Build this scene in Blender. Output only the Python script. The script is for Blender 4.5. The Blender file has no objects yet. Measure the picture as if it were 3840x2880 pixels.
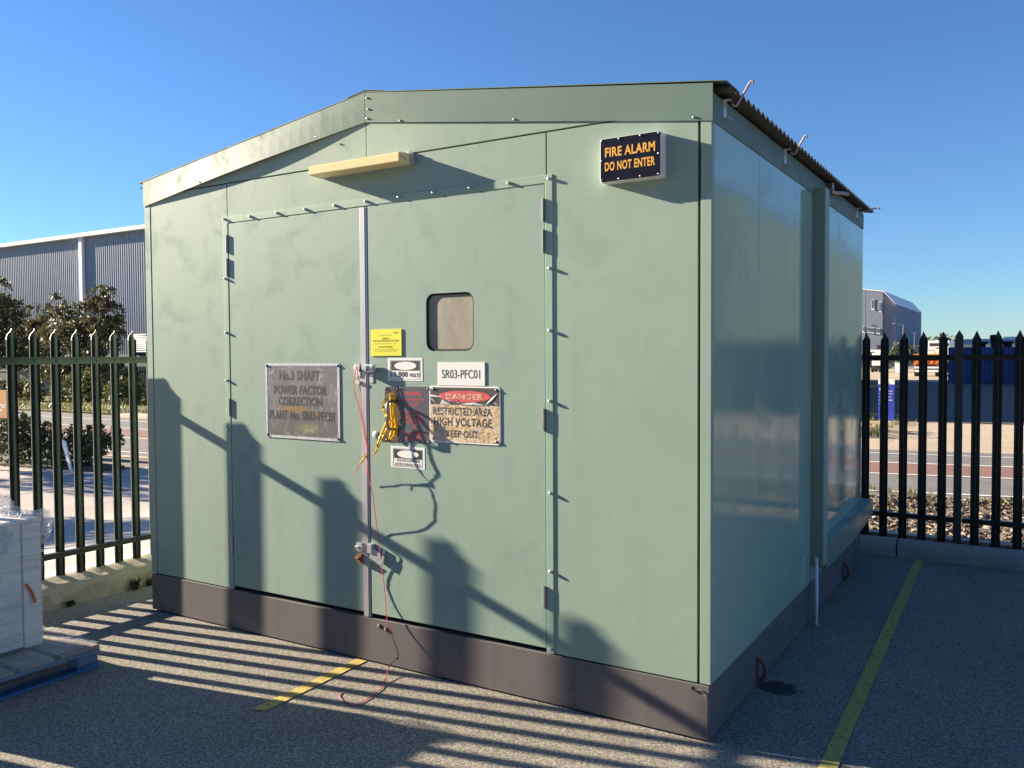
import bpy, bmesh, math, random
from mathutils import Vector, Matrix
from mathutils.geometry import tessellate_polygon
from mathutils import noise as mnoise

random.seed(7)
scene = bpy.context.scene
col = scene.collection
R = math.radians

# ------------------------------------------------------------------ camera
cam_d = bpy.data.cameras.new('camera')
cam = bpy.data.objects.new('camera', cam_d); col.objects.link(cam)
cam_d.sensor_fit = 'HORIZONTAL'; cam_d.sensor_width = 36.0
cam_d.lens = 36.0 * 3192.24 / 3840.0
cam_d.clip_start = 0.05; cam_d.clip_end = 3000
CAM = Vector((1.118, -3.384, 1.6108))
yaw, pitch, roll = -0.549257, -0.034295, -0.0055816
fw = Vector((math.sin(yaw) * math.cos(pitch), math.cos(yaw) * math.cos(pitch), math.sin(pitch)))
rt = Vector((math.cos(yaw), -math.sin(yaw), 0)); up = rt.cross(fw)
r2 = rt * math.cos(roll) + up * math.sin(roll)
u2 = up * math.cos(roll) - rt * math.sin(roll)
m = Matrix((r2, u2, -fw)).transposed().to_4x4(); m.translation = CAM
cam.matrix_world = m
scene.camera = cam

# ------------------------------------------------------------------ light
SUN = Vector((1.0, 0.193, -0.358)).normalized()
el = math.asin(-SUN.z); rotz = math.atan2(-SUN.x, -SUN.y)
world = bpy.data.worlds.new('World'); scene.world = world; world.use_nodes = True
wn = world.node_tree; wn.nodes.clear()
sky = wn.nodes.new('ShaderNodeTexSky'); sky.sky_type = 'NISHITA'; sky.sun_disc = False
sky.sun_elevation = el; sky.sun_rotation = rotz % (2 * math.pi)
sky.altitude = 0; sky.air_density = 1.0; sky.dust_density = 0.0; sky.ozone_density = 3.0
bg = wn.nodes.new('ShaderNodeBackground'); bg.inputs['Strength'].default_value = 0.05
wo = wn.nodes.new('ShaderNodeOutputWorld')
tint = wn.nodes.new('ShaderNodeMix'); tint.data_type = 'RGBA'; tint.blend_type = 'MULTIPLY'   # deep winter-blue grade, the same in every direction
tint.inputs[0].default_value = 1.0; tint.inputs[7].default_value = (0.56, 0.78, 1.06, 1)
wn.links.new(sky.outputs[0], tint.inputs[6]); wn.links.new(tint.outputs[2], bg.inputs[0]); wn.links.new(bg.outputs[0], wo.inputs[0])
sun_d = bpy.data.lights.new('sun', 'SUN'); sun_d.energy = 5.0; sun_d.angle = R(0.5); sun_d.color = (1.0, 0.86, 0.66)
sun = bpy.data.objects.new('sun', sun_d); col.objects.link(sun)
sun.rotation_euler = SUN.to_track_quat('-Z', 'Y').to_euler(); sun.location = (-20, -4, 12)
scene.view_settings.view_transform = 'Standard'; scene.view_settings.look = 'None'
scene.view_settings.gamma = 1.0; scene.view_settings.use_curve_mapping = False
scene.view_settings.exposure = 1.75

# ------------------------------------------------------------------ helpers
def tag(o, label=None, cat=None, group=None, kind=None):
    if label: o['label'] = label
    if cat: o['category'] = cat
    if group: o['group'] = group
    if kind: o['kind'] = kind
    return o

def empty(name, loc, label=None, cat=None, group=None, kind=None):
    o = bpy.data.objects.new(name, None); col.objects.link(o); o.location = loc
    o.empty_display_size = 0.1
    return tag(o, label, cat, group, kind)

def wloc(o):
    v = Vector((0, 0, 0))
    while o is not None:
        v += o.location; o = o.parent
    return v

class MB:
    def __init__(s): s.v = []; s.f = []; s.mi = []
    def add(s, vs, fs, mi=0):
        n = len(s.v); s.v += [tuple(p) for p in vs]
        s.f += [tuple(i + n for i in f) for f in fs]; s.mi += [mi] * len(fs)
        return s
    def box(s, x0, x1, y0, y1, z0, z1, mi=0):
        vs = [(x, y, z) for z in (z0, z1) for y in (y0, y1) for x in (x0, x1)]
        return s.add(vs, [(0, 2, 3, 1), (4, 5, 7, 6), (0, 1, 5, 4), (2, 6, 7, 3), (0, 4, 6, 2), (1, 3, 7, 5)], mi)
    def obox(s, c, ax, ay, az, mi=0):
        c = Vector(c); ax = Vector(ax); ay = Vector(ay); az = Vector(az)
        vs = [c + ax * i + ay * j + az * k for k in (-1, 1) for j in (-1, 1) for i in (-1, 1)]
        return s.add(vs, [(0, 2, 3, 1), (4, 5, 7, 6), (0, 1, 5, 4), (2, 6, 7, 3), (0, 4, 6, 2), (1, 3, 7, 5)], mi)
    def prism(s, poly, y0, y1, axis='y', holes=(), mi=0):
        """poly of (a,b): axis y -> (x,z), axis x -> (y,z), axis z -> (x,y)"""
        def P(a, b, t):
            return {'y': (a, t, b), 'x': (t, a, b), 'z': (a, b, t)}[axis]
        loops = [list(poly)] + [list(h) for h in holes]
        tris = tessellate_polygon([[Vector((a, b, 0)) for a, b in L] for L in loops])
        flat = [p for L in loops for p in L]; n = len(flat)
        vs = [P(a, b, y0) for a, b in flat] + [P(a, b, y1) for a, b in flat]
        fs = [tuple(t) for t in tris] + [tuple(i + n for i in reversed(t)) for t in tris]
        o = 0
        for L in loops:
            k = len(L)
            for i in range(k):
                j = (i + 1) % k
                fs.append((o + i, o + j, o + j + n, o + i + n))
            o += k
        return s.add(vs, fs, mi)
    def tube(s, path, r, n=6, mi=0, caps=True):
        path = [Vector(p) for p in path]; k = len(path)
        rad = r if isinstance(r, (list, tuple)) else [r] * k
        rings = []; prev = None
        for i, p in enumerate(path):
            t = (path[min(i + 1, k - 1)] - path[max(i - 1, 0)])
            if t.length < 1e-9: t = Vector((0, 0, 1))
            t.normalize()
            ref = prev if prev is not None else (Vector((0, 0, 1)) if abs(t.z) < .9 else Vector((1, 0, 0)))
            a = (ref - t * ref.dot(t))
            if a.length < 1e-6: a = t.orthogonal()
            a.normalize(); prev = a; b = t.cross(a)
            rings.append([p + (a * math.cos(2 * math.pi * j / n) + b * math.sin(2 * math.pi * j / n)) * rad[i] for j in range(n)])
        vs = [q for rr in rings for q in rr]; fs = []
        for i in range(k - 1):
            for j in range(n):
                jj = (j + 1) % n
                fs.append((i * n + j, i * n + jj, (i + 1) * n + jj, (i + 1) * n + j))
        if caps:
            fs.append(tuple(range(n - 1, -1, -1))); fs.append(tuple((k - 1) * n + j for j in range(n)))
        return s.add(vs, fs, mi)
    def cyl(s, c, axis, r, h, n=12, mi=0):
        c = Vector(c); a = Vector(axis).normalized()
        return s.tube([c, c + a * h], r, n, mi)
    def build(s, name, mats, parent=None, smooth=False, bevel=0.0):
        me = bpy.data.meshes.new(name)
        off = wloc(parent) if parent is not None else Vector((0, 0, 0))
        me.from_pydata([(x - off.x, y - off.y, z - off.z) for x, y, z in s.v], [], s.f)
        if not isinstance(mats, (list, tuple)): mats = [mats]
        for mt in mats: me.materials.append(mt)
        if len(mats) > 1: me.polygons.foreach_set('material_index', s.mi)
        bm = bmesh.new(); bm.from_mesh(me)
        bmesh.ops.recalc_face_normals(bm, faces=bm.faces)
        bm.to_mesh(me); bm.free()
        if smooth: me.polygons.foreach_set('use_smooth', [True] * len(me.polygons))
        me.update()
        o = bpy.data.objects.new(name, me); col.objects.link(o)
        if parent is not None: o.parent = parent
        if bevel:
            b = o.modifiers.new('bevel', 'BEVEL'); b.width = bevel; b.segments = 2; b.limit_method = 'ANGLE'; b.angle_limit = R(40)
        return o

def raw(name, vs, fs, mats, parent=None, kind=None, mi=None):
    """fast build for big loose-leaf meshes"""
    me = bpy.data.meshes.new(name)
    off = wloc(parent) if parent is not None else Vector((0, 0, 0))
    me.from_pydata([(x - off.x, y - off.y, z - off.z) for x, y, z in vs], [], fs)
    if not isinstance(mats, (list, tuple)): mats = [mats]
    for mt in mats: me.materials.append(mt)
    if mi: me.polygons.foreach_set('material_index', mi)
    o = bpy.data.objects.new(name, me); col.objects.link(o)
    if parent is not None: o.parent = parent
    if kind: o['kind'] = kind
    return o

def text_into(mb, s, x0, x1, z0, z1, y, bold=0.0, mi=0, lean=0.0):
    """flat lettering facing -Y fitted to a rectangle of the plane y"""
    cu = bpy.data.curves.new('txt', 'FONT'); cu.body = s; cu.size = 1.0; cu.offset = bold; cu.resolution_u = 3
    cu.space_character = 1.08 if bold else 1.0
    ob = bpy.data.objects.new('txt', cu); col.objects.link(ob)
    dg = bpy.context.evaluated_depsgraph_get(); dg.update()
    me = bpy.data.meshes.new_from_object(ob.evaluated_get(dg))
    bpy.data.objects.remove(ob); bpy.data.curves.remove(cu)
    if not me.vertices: return
    xs = [v.co.x for v in me.vertices]; ys = [v.co.y for v in me.vertices]
    a0, a1, b0, b1 = min(xs), max(xs), min(ys), max(ys)
    vs = []
    for v in me.vertices:
        t = (v.co.x - a0) / (a1 - a0); q = (v.co.y - b0) / max(1e-6, b1 - b0)
        vs.append((x0 + t * (x1 - x0), y, z0 + q * (z1 - z0) + lean * t))
    fs = [tuple(p.vertices) for p in me.polygons]
    mb.add(vs, fs, mi)
    bpy.data.meshes.remove(me)

def dots(pts, parent, mat, prof, name, n=7):
    """single small fasteners that share one mesh; prof is a list of (depth towards the viewer, radius)"""
    first = None; off = wloc(parent)
    for x, z, yy in pts:
        if first is None:
            mb = MB(); mb.tube([(0, -d, 0) for d, r in prof], [r for d, r in prof], n); first = mb.build(name, mat, None, smooth=True); o = first
        else:
            o = first.copy(); col.objects.link(o)
        o.parent = parent; o.location = Vector((x, yy, z)) - off
def screws(pts, parent, mat, r=.0055, y=-.0065, name='screw'):
    dots(pts, parent, mat, [(0, r), (.004, r * .9), (.0065, r * .4)], name)

# ------------------------------------------------------------------ materials
def new_mat(name):
    mt = bpy.data.materials.new(name); mt.use_nodes = True
    nt = mt.node_tree; nt.nodes.clear()
    out = nt.nodes.new('ShaderNodeOutputMaterial'); p = nt.nodes.new('ShaderNodeBsdfPrincipled')
    nt.links.new(p.outputs[0], out.inputs[0])
    return mt, nt, p, out

class NT:
    def __init__(s, nt): s.nt = nt; s._pos = None
    def n(s, t, **kw):
        nd = s.nt.nodes.new(t)
        for k, v in kw.items(): setattr(nd, k, v)
        return nd
    def l(s, a, b): s.nt.links.new(a, b)
    def pos(s, scale=(1, 1, 1), obj=False):
        if obj: g = s.n('ShaderNodeTexCoord').outputs['Object']
        else: g = s.n('ShaderNodeNewGeometry').outputs['Position']
        mp = s.n('ShaderNodeMapping'); mp.inputs['Scale'].default_value = scale
        s.l(g, mp.inputs['Vector']); return mp.outputs[0]
    def noise(s, vec, scale, detail=4, rough=.55, dist=0.0):
        t = s.n('ShaderNodeTexNoise'); t.inputs['Scale'].default_value = scale; t.inputs['Detail'].default_value = detail
        t.inputs['Roughness'].default_value = rough; t.inputs['Distortion'].default_value = dist
        s.l(vec, t.inputs['Vector']); return t.outputs['Fac']
    def voro(s, vec, scale, feature='F1', rnd=1.0):
        t = s.n('ShaderNodeTexVoronoi'); t.feature = feature; t.inputs['Scale'].default_value = scale
        t.inputs['Randomness'].default_value = rnd
        s.l(vec, t.inputs['Vector']); return t
    def ramp(s, fac, stops):
        r = s.n('ShaderNodeValToRGB'); e = r.color_ramp.elements
        while len(e) < len(stops): e.new(.5)
        for i, (p, c) in enumerate(stops):
            e[i].position = p; e[i].color = (c, c, c, 1) if isinstance(c, (int, float)) else (*c, 1)
        s.l(fac, r.inputs[0]); return r.outputs[0]
    def mix(s, fac, a, b, mode='MIX'):
        mx = s.n('ShaderNodeMix'); mx.data_type = 'RGBA'; mx.blend_type = mode
        for v, i in ((fac, 0), (a, 6), (b, 7)):
            if hasattr(v, 'links'): s.l(v, mx.inputs[i])
            elif i == 0: mx.inputs[0].default_value = v
            else: mx.inputs[i].default_value = (*v, 1)
        return mx.outputs[2]
    def math(s, op, a, b=None, c=None):
        mm = s.n('ShaderNodeMath'); mm.operation = op
        for i, v in enumerate((a, b, c)):
            if v is None: continue
            if hasattr(v, 'links'): s.l(v, mm.inputs[i])
            else: mm.inputs[i].default_value = v
        return mm.outputs[0]
    def bump(s, h, strength, dist, p):
        b = s.n('ShaderNodeBump'); b.inputs['Strength'].default_value = strength; b.inputs['Distance'].default_value = dist
        s.l(h, b.inputs['Height']); s.l(b.outputs[0], p.inputs['Normal']); return b

def simple(name, c, rough=.5, metal=0.0, var=.12, scale=6.0, spec=.5, bump=0.0, bscale=40.0, stretch=(1, 1, 1)):
    """a base colour with broad mottling and fine grain"""
    mt, nt, p, out = new_mat(name); h = NT(nt)
    v = h.pos(stretch)
    n1 = h.noise(v, scale, 5, .6)
    dark = tuple(x * (1 - var) for x in c); lite = tuple(min(1, x * (1 + var)) for x in c)
    cc = h.ramp(n1, [(.3, dark), (.7, lite)])
    h.l(cc, p.inputs['Base Color'])
    p.inputs['Roughness'].default_value = rough; p.inputs['Metallic'].default_value = metal
    p.inputs['Specular IOR Level'].default_value = spec
    if bump:
        h.bump(h.noise(v, bscale, 3), bump, .01, p)
    return mt

def paint(name, c, rough=.32, grime=.5, wav=.25, spec=.5):
    """weathered sheet-metal paint: smudges, drips, scratches, slight oil-canning"""
    mt, nt, p, out = new_mat(name); h = NT(nt)
    v = h.pos(); vs = h.pos((1, 1, .12)); vh = h.pos((.35, .35, 6))
    base = h.ramp(h.noise(v, 1.1, 4, .6), [(.3, tuple(x * .93 for x in c)), (.72, tuple(x * 1.05 for x in c))])
    smud = h.ramp(h.noise(v, 4.5, 6, .62, .8), [(.50, 0), (.66, 1)])
    c2 = h.mix(h.math('MULTIPLY', smud, .22 * grime), base, (c[0] * .55, c[1] * .62, c[2] * .66))
    drip = h.ramp(h.noise(vs, 9, 5, .6), [(.56, 0), (.75, 1)])
    c3 = h.mix(h.math('MULTIPLY', drip, .20 * grime), c2, (c[0] * .55, c[1] * .55, c[2] * .5))
    scr = h.ramp(h.noise(h.pos((.5, .5, 9)), 5, 6, .7, .3), [(.60, 0), (.68, 1)])
    c4 = h.mix(h.math('MULTIPLY', scr, .18 * grime), c3, tuple(min(1, x * 1.3) for x in c))
    spk = h.ramp(h.noise(v, 60, 2, .5), [(.70, 0), (.78, 1)])
    c5 = h.mix(h.math('MULTIPLY', spk, .25 * grime), c4, (c[0] * .35, c[1] * .35, c[2] * .33))
    h.l(c5, p.inputs['Base Color'])
    rr = h.math('MULTIPLY_ADD', smud, .18, rough)
    h.l(rr, p.inputs['Roughness']); p.inputs['Specular IOR Level'].default_value = spec
    b1 = h.n('ShaderNodeBump'); b1.inputs['Strength'].default_value = wav; b1.inputs['Distance'].default_value = .02
    h.l(h.noise(v, 2.2, 1.5, .4), b1.inputs['Height'])
    b2 = h.n('ShaderNodeBump'); b2.inputs['Strength'].default_value = .05; b2.inputs['Distance'].default_value = .002
    h.l(h.noise(v, 160, 2), b2.inputs['Height']); h.l(b1.outputs[0], b2.inputs['Normal']); h.l(b2.outputs[0], p.inputs['Normal'])
    return mt

M = {}
GREEN = (.300, .395, .328)
M['wall'] = paint('green_wall_paint', GREEN, .55, .75, .03, .18)
M['side'] = paint('green_wall_paint_lifted', (.33, .46, .37), .055, .35, .02)  # same paint as the front, lightened to lift the shaded side wall
M['door'] = paint('green_door_paint', (.290, .388, .328), .52, 1.0, .035, .2)
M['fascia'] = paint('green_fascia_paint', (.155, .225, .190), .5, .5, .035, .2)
M['frame'] = paint('green_frame_paint', (.31, .425, .34), .5, .6, .02, .2)
M['duct'] = paint('green_duct_paint_shaded', (.21, .29, .25), .30, .6, .03)  # same green as the walls, darkened for the shade on the duct
M['skirt'] = paint('skid_paint', (.145, .135, .135), .5, 1.6, .03, .25)
M['gap'] = simple('dark_joint', (.012, .016, .018), .8)
M['roof'] = simple('roof_sheet', (.105, .095, .075), .4, .0, .25, 8, stretch=(1, 1, 1))
M['alu'] = simple('aluminium_strip', (.50, .48, .50), .36, .35, .10, 12, stretch=(1, 1, .2))
M['zinc'] = simple('galvanised_steel', (.62, .63, .65), .34, .55, .16, 40)
M['steel'] = simple('bare_steel', (.30, .29, .29), .30, .7, .12, 30)
M['rust'] = simple('rusty_steel', (.20, .085, .05), .75, .2, .4, 45, bump=.4)
M['white'] = simple('white_paint', (.80, .80, .78), .45, 0, .05, 9)
M['white_pvc'] = simple('white_pvc', (.78, .80, .84), .4, 0, .04, 12)
M['pink'] = simple('faded_rod_paint', (.42, .34, .36), .5, 0, .2, 50)
M['black'] = simple('black_print', (.010, .010, .012), .5, 0, .2, 30)
M['signblack'] = simple('black_acrylic', (.012, .012, .022), .22, 0, .3, 20)
M['amber'] = simple('amber_lettering', (.80, .40, .06), .45, 0, .08, 60)
M['yellow'] = simple('yellow_plastic', (.80, .76, .05), .38, 0, .05, 10)
M['yprint'] = simple('olive_print', (.10, .085, .012), .5, 0, .2, 60)
M['lamp'] = simple('yellowed_diffuser', (.84, .68, .33), .28, 0, .04, 8)
M['lamp2'] = simple('lamp_body', (.42, .42, .40), .4, 0, .08, 12)
M['red'] = simple('red_print', (.60, .055, .075), .5, 0, .2, 40)
M['redcord'] = simple('red_cord', (.62, .045, .10), .55, 0, .18, 120)
M['tape'] = simple('yellow_tape', (.88, .56, .02), .28, 0, .25, 30)
M['sw_orange'] = simple('orange_sign', (.40, .165, .020), .5, 0, .05, 4)
M['sw_dark'] = simple('dark_plinth', (.035, .030, .032), .6, 0, .15, 5)
M['fence'] = simple('fence_powder_coat', (.026, .036, .030), .34, 0, .25, 14)
M['fencegrey'] = simple('fence_post_coat', (.050, .055, .048), .4, 0, .15, 14)
M['farfence'] = simple('far_fence_grey', (.075, .085, .085), .5, 0, .15, 3)
M['bark'] = simple('bark', (.19, .15, .12), .85, 0, .4, 12, bump=.5)
M['soil'] = simple('soil', (.11, .085, .06), .95, 0, .4, 4, bump=.5, bscale=12)
M['container'] = simple('container_blue', (.020, .075, .27), .42, 0, .25, 3, stretch=(1, 1, .2))
M['navy'] = simple('navy_cladding', (.035, .055, .10), .5, 0, .12, 3)
M['grey_bldg'] = simple('grey_precast', (.20, .225, .27), .8, 0, .07, .4)
M['whitewall'] = simple('white_cladding', (.82, .80, .76), .6, 0, .05, .3)
M['greyroof'] = simple('grey_roof', (.36, .35, .38), .6, 0, .08, .3)
M['glass'] = simple('window_glass', (.05, .06, .07), .1, 0, .2, 2)
M['truck_orange'] = simple('truck_orange', (.72, .30, .02), .4, 0, .15, 5)
M['truck_red'] = simple('truck_red', (.40, .05, .03), .45, 0, .2, 5)
M['tyre'] = simple('tyre_rubber', (.018, .018, .018), .8, 0, .3, 20)
M['totem'] = simple('totem_blue', (.030, .060, .42), .35, 0, .06, 3)
M['pbox'] = simple('wrapped_carton', (.82, .78, .72), .5, 0, .08, 6, stretch=(1, 1, 3))
M['pblue'] = simple('pallet_blue', (.035, .12, .25), .7, 0, .35, 12, stretch=(1, 6, 6))
M['pwood'] = simple('pallet_wood', (.30, .25, .19), .8, 0, .3, 8, stretch=(1, 8, 8))
M['label'] = simple('faded_label', (.38, .37, .36), .6, 0, .15, 30)
M['orangetape'] = simple('red_tape', (.58, .10, .05), .5, 0, .1, 20)
M['warn'] = simple('warning_plate', (.150, .155, .185), .26, .35, .12, 10)
M['handleplate'] = simple('handle_plate', (.165, .135, .120), .28, .6, .15, 16)

def m_pane():
    mt, nt, p, out = new_mat('frosted_pane'); h = NT(nt)
    v = h.pos((1, 1, .5))
    a = h.ramp(h.noise(v, 14, 6, .65, .5), [(.3, (.215, .195, .145)), (.7, (.315, .295, .235))])
    b = h.ramp(h.noise(h.pos((6, 1, 1)), 30, 3), [(.45, 0), (.7, 1)])
    h.l(h.mix(h.math('MULTIPLY', b, .18), a, (.40, .37, .28)), p.inputs['Base Color'])
    p.inputs['Roughness'].default_value = .55
    h.bump(h.noise(v, 120, 3), .15, .004, p)
    return mt
M['pane'] = m_pane()

def m_plate():
    """weathered grey engraved plate with pale cracks in its clear coat"""
    mt, nt, p, out = new_mat('plant_plate'); h = NT(nt)
    v = h.pos()
    base = h.ramp(h.noise(v, 7, 5, .6), [(.3, (.150, .150, .155)), (.7, (.235, .235, .240))])
    # darker lower third with rubbed print, rust-coloured tape glue and yellow sticker remains
    g = h.n('ShaderNodeNewGeometry').outputs['Position']; sx = h.n('ShaderNodeSeparateXYZ'); h.l(g, sx.inputs[0])
    low = h.ramp(h.math('SUBTRACT', 1.32, sx.outputs['Z']), [(.04, 0), (.06, 1)])
    low = h.ramp(h.math('ADD', h.math('MULTIPLY', h.math('SUBTRACT', 1.290, sx.outputs['Z']), 30.0), h.noise(v, 30, 3)), [(.35, 0), (.75, 1)])
    base = h.mix(h.math('MULTIPLY', low, .5), base, (.115, .112, .108))
    def blob(cx, cz, rx, rz, soft):
        a = h.math('DIVIDE', h.math('SUBTRACT', sx.outputs['X'], cx), rx); b = h.math('DIVIDE', h.math('SUBTRACT', sx.outputs['Z'], cz), rz)
        d = h.math('SQRT', h.math('ADD', h.math('MULTIPLY', a, a), h.math('MULTIPLY', b, b)))
        d = h.math('ADD', d, h.math('MULTIPLY', h.math('SUBTRACT', h.noise(v, 45, 4), .5), .9))
        return h.ramp(d, [(1 - soft, 1), (1.0, 0)])
    base = h.mix(h.math('MULTIPLY', blob(-2.37, 1.315, .13, .026, .5), .75), base, (.36, .19, .05))
    base = h.mix(h.math('MULTIPLY', blob(-2.22, 1.300, .12, .02, .6), .4), base, (.33, .18, .07))
    base = h.mix(h.math('MULTIPLY', blob(-2.255, 1.213, .085, .035, .45), .62), base, (.30, .28, .10))
    vv = h.n('ShaderNodeVectorMath'); vv.operation = 'ADD'
    nz = h.n('ShaderNodeTexNoise'); nz.inputs['Scale'].default_value = 14; h.l(v, nz.inputs['Vector'])
    sc = h.n('ShaderNodeVectorMath'); sc.operation = 'SCALE'; sc.inputs['Scale'].default_value = .06; h.l(nz.outputs['Color'], sc.inputs[0])
    mp = h.pos((1.0, 1, .42)); h.l(mp, vv.inputs[0]); h.l(sc.outputs[0], vv.inputs[1])
    e = h.voro(vv.outputs[0], 15, 'DISTANCE_TO_EDGE').outputs['Distance']
    crack = h.ramp(e, [(.0, 1), (.012, .8), (.024, 0)])
    breakup = h.ramp(h.noise(v, 9, 3), [(.40, 0), (.56, 1)])
    crack = h.math('MULTIPLY', crack, breakup)
    h.l(h.mix(h.math('MULTIPLY', crack, .85), base, (.48, .47, .45)), p.inputs['Base Color'])
    p.inputs['Roughness'].default_value = .33; p.inputs['Metallic'].default_value = .15
    h.bump(h.noise(v, 9, 2), .12, .01, p)
    return mt
M['plate'] = m_plate()

def m_danger():
    """tan backing of the peeled sign with pale flakes of old vinyl"""
    mt, nt, p, out = new_mat('peeled_sign'); h = NT(nt)
    v = h.pos()
    base = h.ramp(h.noise(v, 12, 5, .6), [(.3, (.50, .34, .17)), (.7, (.66, .50, .29))])
    vv = h.n('ShaderNodeVectorMath'); vv.operation = 'ADD'
    nz = h.n('ShaderNodeTexNoise'); nz.inputs['Scale'].default_value = 20; h.l(v, nz.inputs['Vector'])
    sc = h.n('ShaderNodeVectorMath'); sc.operation = 'SCALE'; sc.inputs['Scale'].default_value = .05; h.l(nz.outputs['Color'], sc.inputs[0])
    h.l(h.pos((.8, 1, 1.2)), vv.inputs[0]); h.l(sc.outputs[0], vv.inputs[1])
    e = h.voro(vv.outputs[0], 34, 'DISTANCE_TO_EDGE').outputs['Distance']
    cr = h.ramp(e, [(.0, 1), (.05, .7), (.11, 0)])
    br = h.ramp(h.noise(v, 22, 3), [(.42, 0), (.56, 1)])
    c = h.mix(h.math('MULTIPLY', h.math('MULTIPLY', cr, br), .75), base, (.74, .72, .70))
    h.l(c, p.inputs['Base Color']); p.inputs['Roughness'].default_value = .42
    h.bump(e, .35, .006, p)
    return mt
M['danger'] = m_danger()
M['dangerblk'] = simple('sun_bleached_black', (.085, .078, .068), .35, 0, .2, 20)
M['dangerred'] = simple('faded_red', (.62, .09, .10), .45, 0, .25, 25)
M['flake'] = simple('curled_vinyl', (.75, .76, .78), .22, 0, .12, 30)

def m_asphalt():
    mt, nt, p, out = new_mat('yard_asphalt'); h = NT(nt)
    v = h.pos()
    st = h.voro(v, 150).outputs['Color']
    bw = h.n('ShaderNodeSeparateColor'); h.l(st, bw.inputs[0])
    grain = h.ramp(bw.outputs[0], [(.0, (.130, .122, .106)), (.5, (.285, .262, .215)), (1.0, (.46, .42, .345))])
    n2 = h.noise(v, 70, 5, .7)
    c = h.mix(h.ramp(n2, [(.38, .55), (.58, 0)]), grain, (.085, .080, .072))
    n1 = h.ramp(h.noise(v, .9, 5, .6), [(.3, .84), (.75, 1.12)])
    c = h.mix(1.0, c, n1, 'MULTIPLY')
    # pale stones and dark specks
    e2 = h.voro(v, 26).outputs['Distance']
    c = h.mix(h.ramp(e2, [(.09, .85), (.14, 0)]), c, (.36, .35, .33))
    # oil stain beside the skid
    g = h.n('ShaderNodeNewGeometry').outputs['Position']; sx = h.n('ShaderNodeSeparateXYZ'); h.l(g, sx.inputs[0])
    a = h.math('DIVIDE', h.math('SUBTRACT', sx.outputs['X'], .085), .12); b = h.math('DIVIDE', h.math('SUBTRACT', sx.outputs['Y'], .735), .10)
    d = h.math('SQRT', h.math('ADD', h.math('MULTIPLY', a, a), h.math('MULTIPLY', b, b)))
    d = h.math('ADD', d, h.math('MULTIPLY', h.math('SUBTRACT', h.noise(v, 16, 4), .5), 1.3))
    c = h.mix(h.ramp(d, [(.65, .85), (1.05, 0)]), c, (.018, .017, .016))
    h.l(c, p.inputs['Base Color'])
    p.inputs['Roughness'].default_value = .85; p.inputs['Specular IOR Level'].default_value = .3
    dd = h.voro(v, 150).outputs['Distance']
    hh = h.math('ADD', h.math('MULTIPLY', dd, -.7), h.noise(v, 60, 4, .7))
    h.bump(hh, .30, .005, p)
    return mt
M['asphalt'] = m_asphalt()

def m_concrete(name, c, rough=.85, s=3.0, pit=.5, lines=False):
    mt, nt, p, out = new_mat(name); h = NT(nt)
    v = h.pos()
    a = h.ramp(h.noise(v, s, 6, .65), [(.25, tuple(x * .78 for x in c)), (.75, tuple(min(1, x * 1.12) for x in c))])
    a = h.mix(h.ramp(h.noise(v, s * 14, 4, .7), [(.54, 0), (.70, pit)]), a, tuple(x * .42 for x in c))
    h.l(a, p.inputs['Base Color']); p.inputs['Roughness'].default_value = rough
    h.bump(h.noise(v, s * 12, 5, .7), .4, .012, p)
    return mt
M['kerb'] = m_concrete('kerb_concrete', (.36, .31, .24), .9, 5, .95)
M['kerb2'] = m_concrete('new_kerb_concrete', (.40, .37, .33), .85, 4, .25)
M['apron'] = m_concrete('apron_concrete', (.46, .40, .36), .8, 1.2, .2)
M['driveway'] = m_concrete('driveway_concrete', (.50, .40, .29), .8, .6, .2)
M['road'] = m_concrete('road_asphalt', (.195, .185, .178), .85, 2.2, .35)
M['redroad'] = m_concrete('red_asphalt', (.245, .135, .110), .85, 2.2, .3)
M['darkroad'] = m_concrete('dark_asphalt', (.120, .122, .125), .85, .8, .3)
M['roadpaint'] = simple('road_paint', (.78, .76, .70), .6, 0, .10, 9)
M['farkerb'] = m_concrete('far_kerb', (.55, .42, .32), .85, 2, .2)
M['verge'] = m_concrete('verge_soil', (.13, .098, .075), .95, 9, .8)
M['earth'] = m_concrete('dry_ground', (.20, .17, .13), .95, .25, .4)
M['sand'] = m_concrete('sand', (.55, .43, .28), .95, 1.1, .5)

def m_yline():
    mt, nt, p, out = new_mat('worn_yellow_paint'); h = NT(nt)
    v = h.pos()
    a = h.ramp(h.noise(v, 20, 5, .6), [(.3, (.40, .30, .07)), (.7, (.56, .44, .12))])
    wear = h.ramp(h.noise(v, 38, 6, .75), [(.53, 0), (.62, 1)])
    crk = h.ramp(h.voro(h.pos((.6, 1.4, 1)), 9, 'DISTANCE_TO_EDGE').outputs['Distance'], [(0, 1), (.02, 0)])
    c = h.mix(h.math('MULTIPLY', h.math('MAXIMUM', h.math('MULTIPLY', wear, .6), h.math('MULTIPLY', crk, .55)), 1.0), a, (.10, .09, .07))
    h.l(c, p.inputs['Base Color']); p.inputs['Roughness'].default_value = .75
    h.bump(h.noise(v, 90, 4), .4, .004, p)
    return mt
M['yline'] = m_yline()

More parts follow.
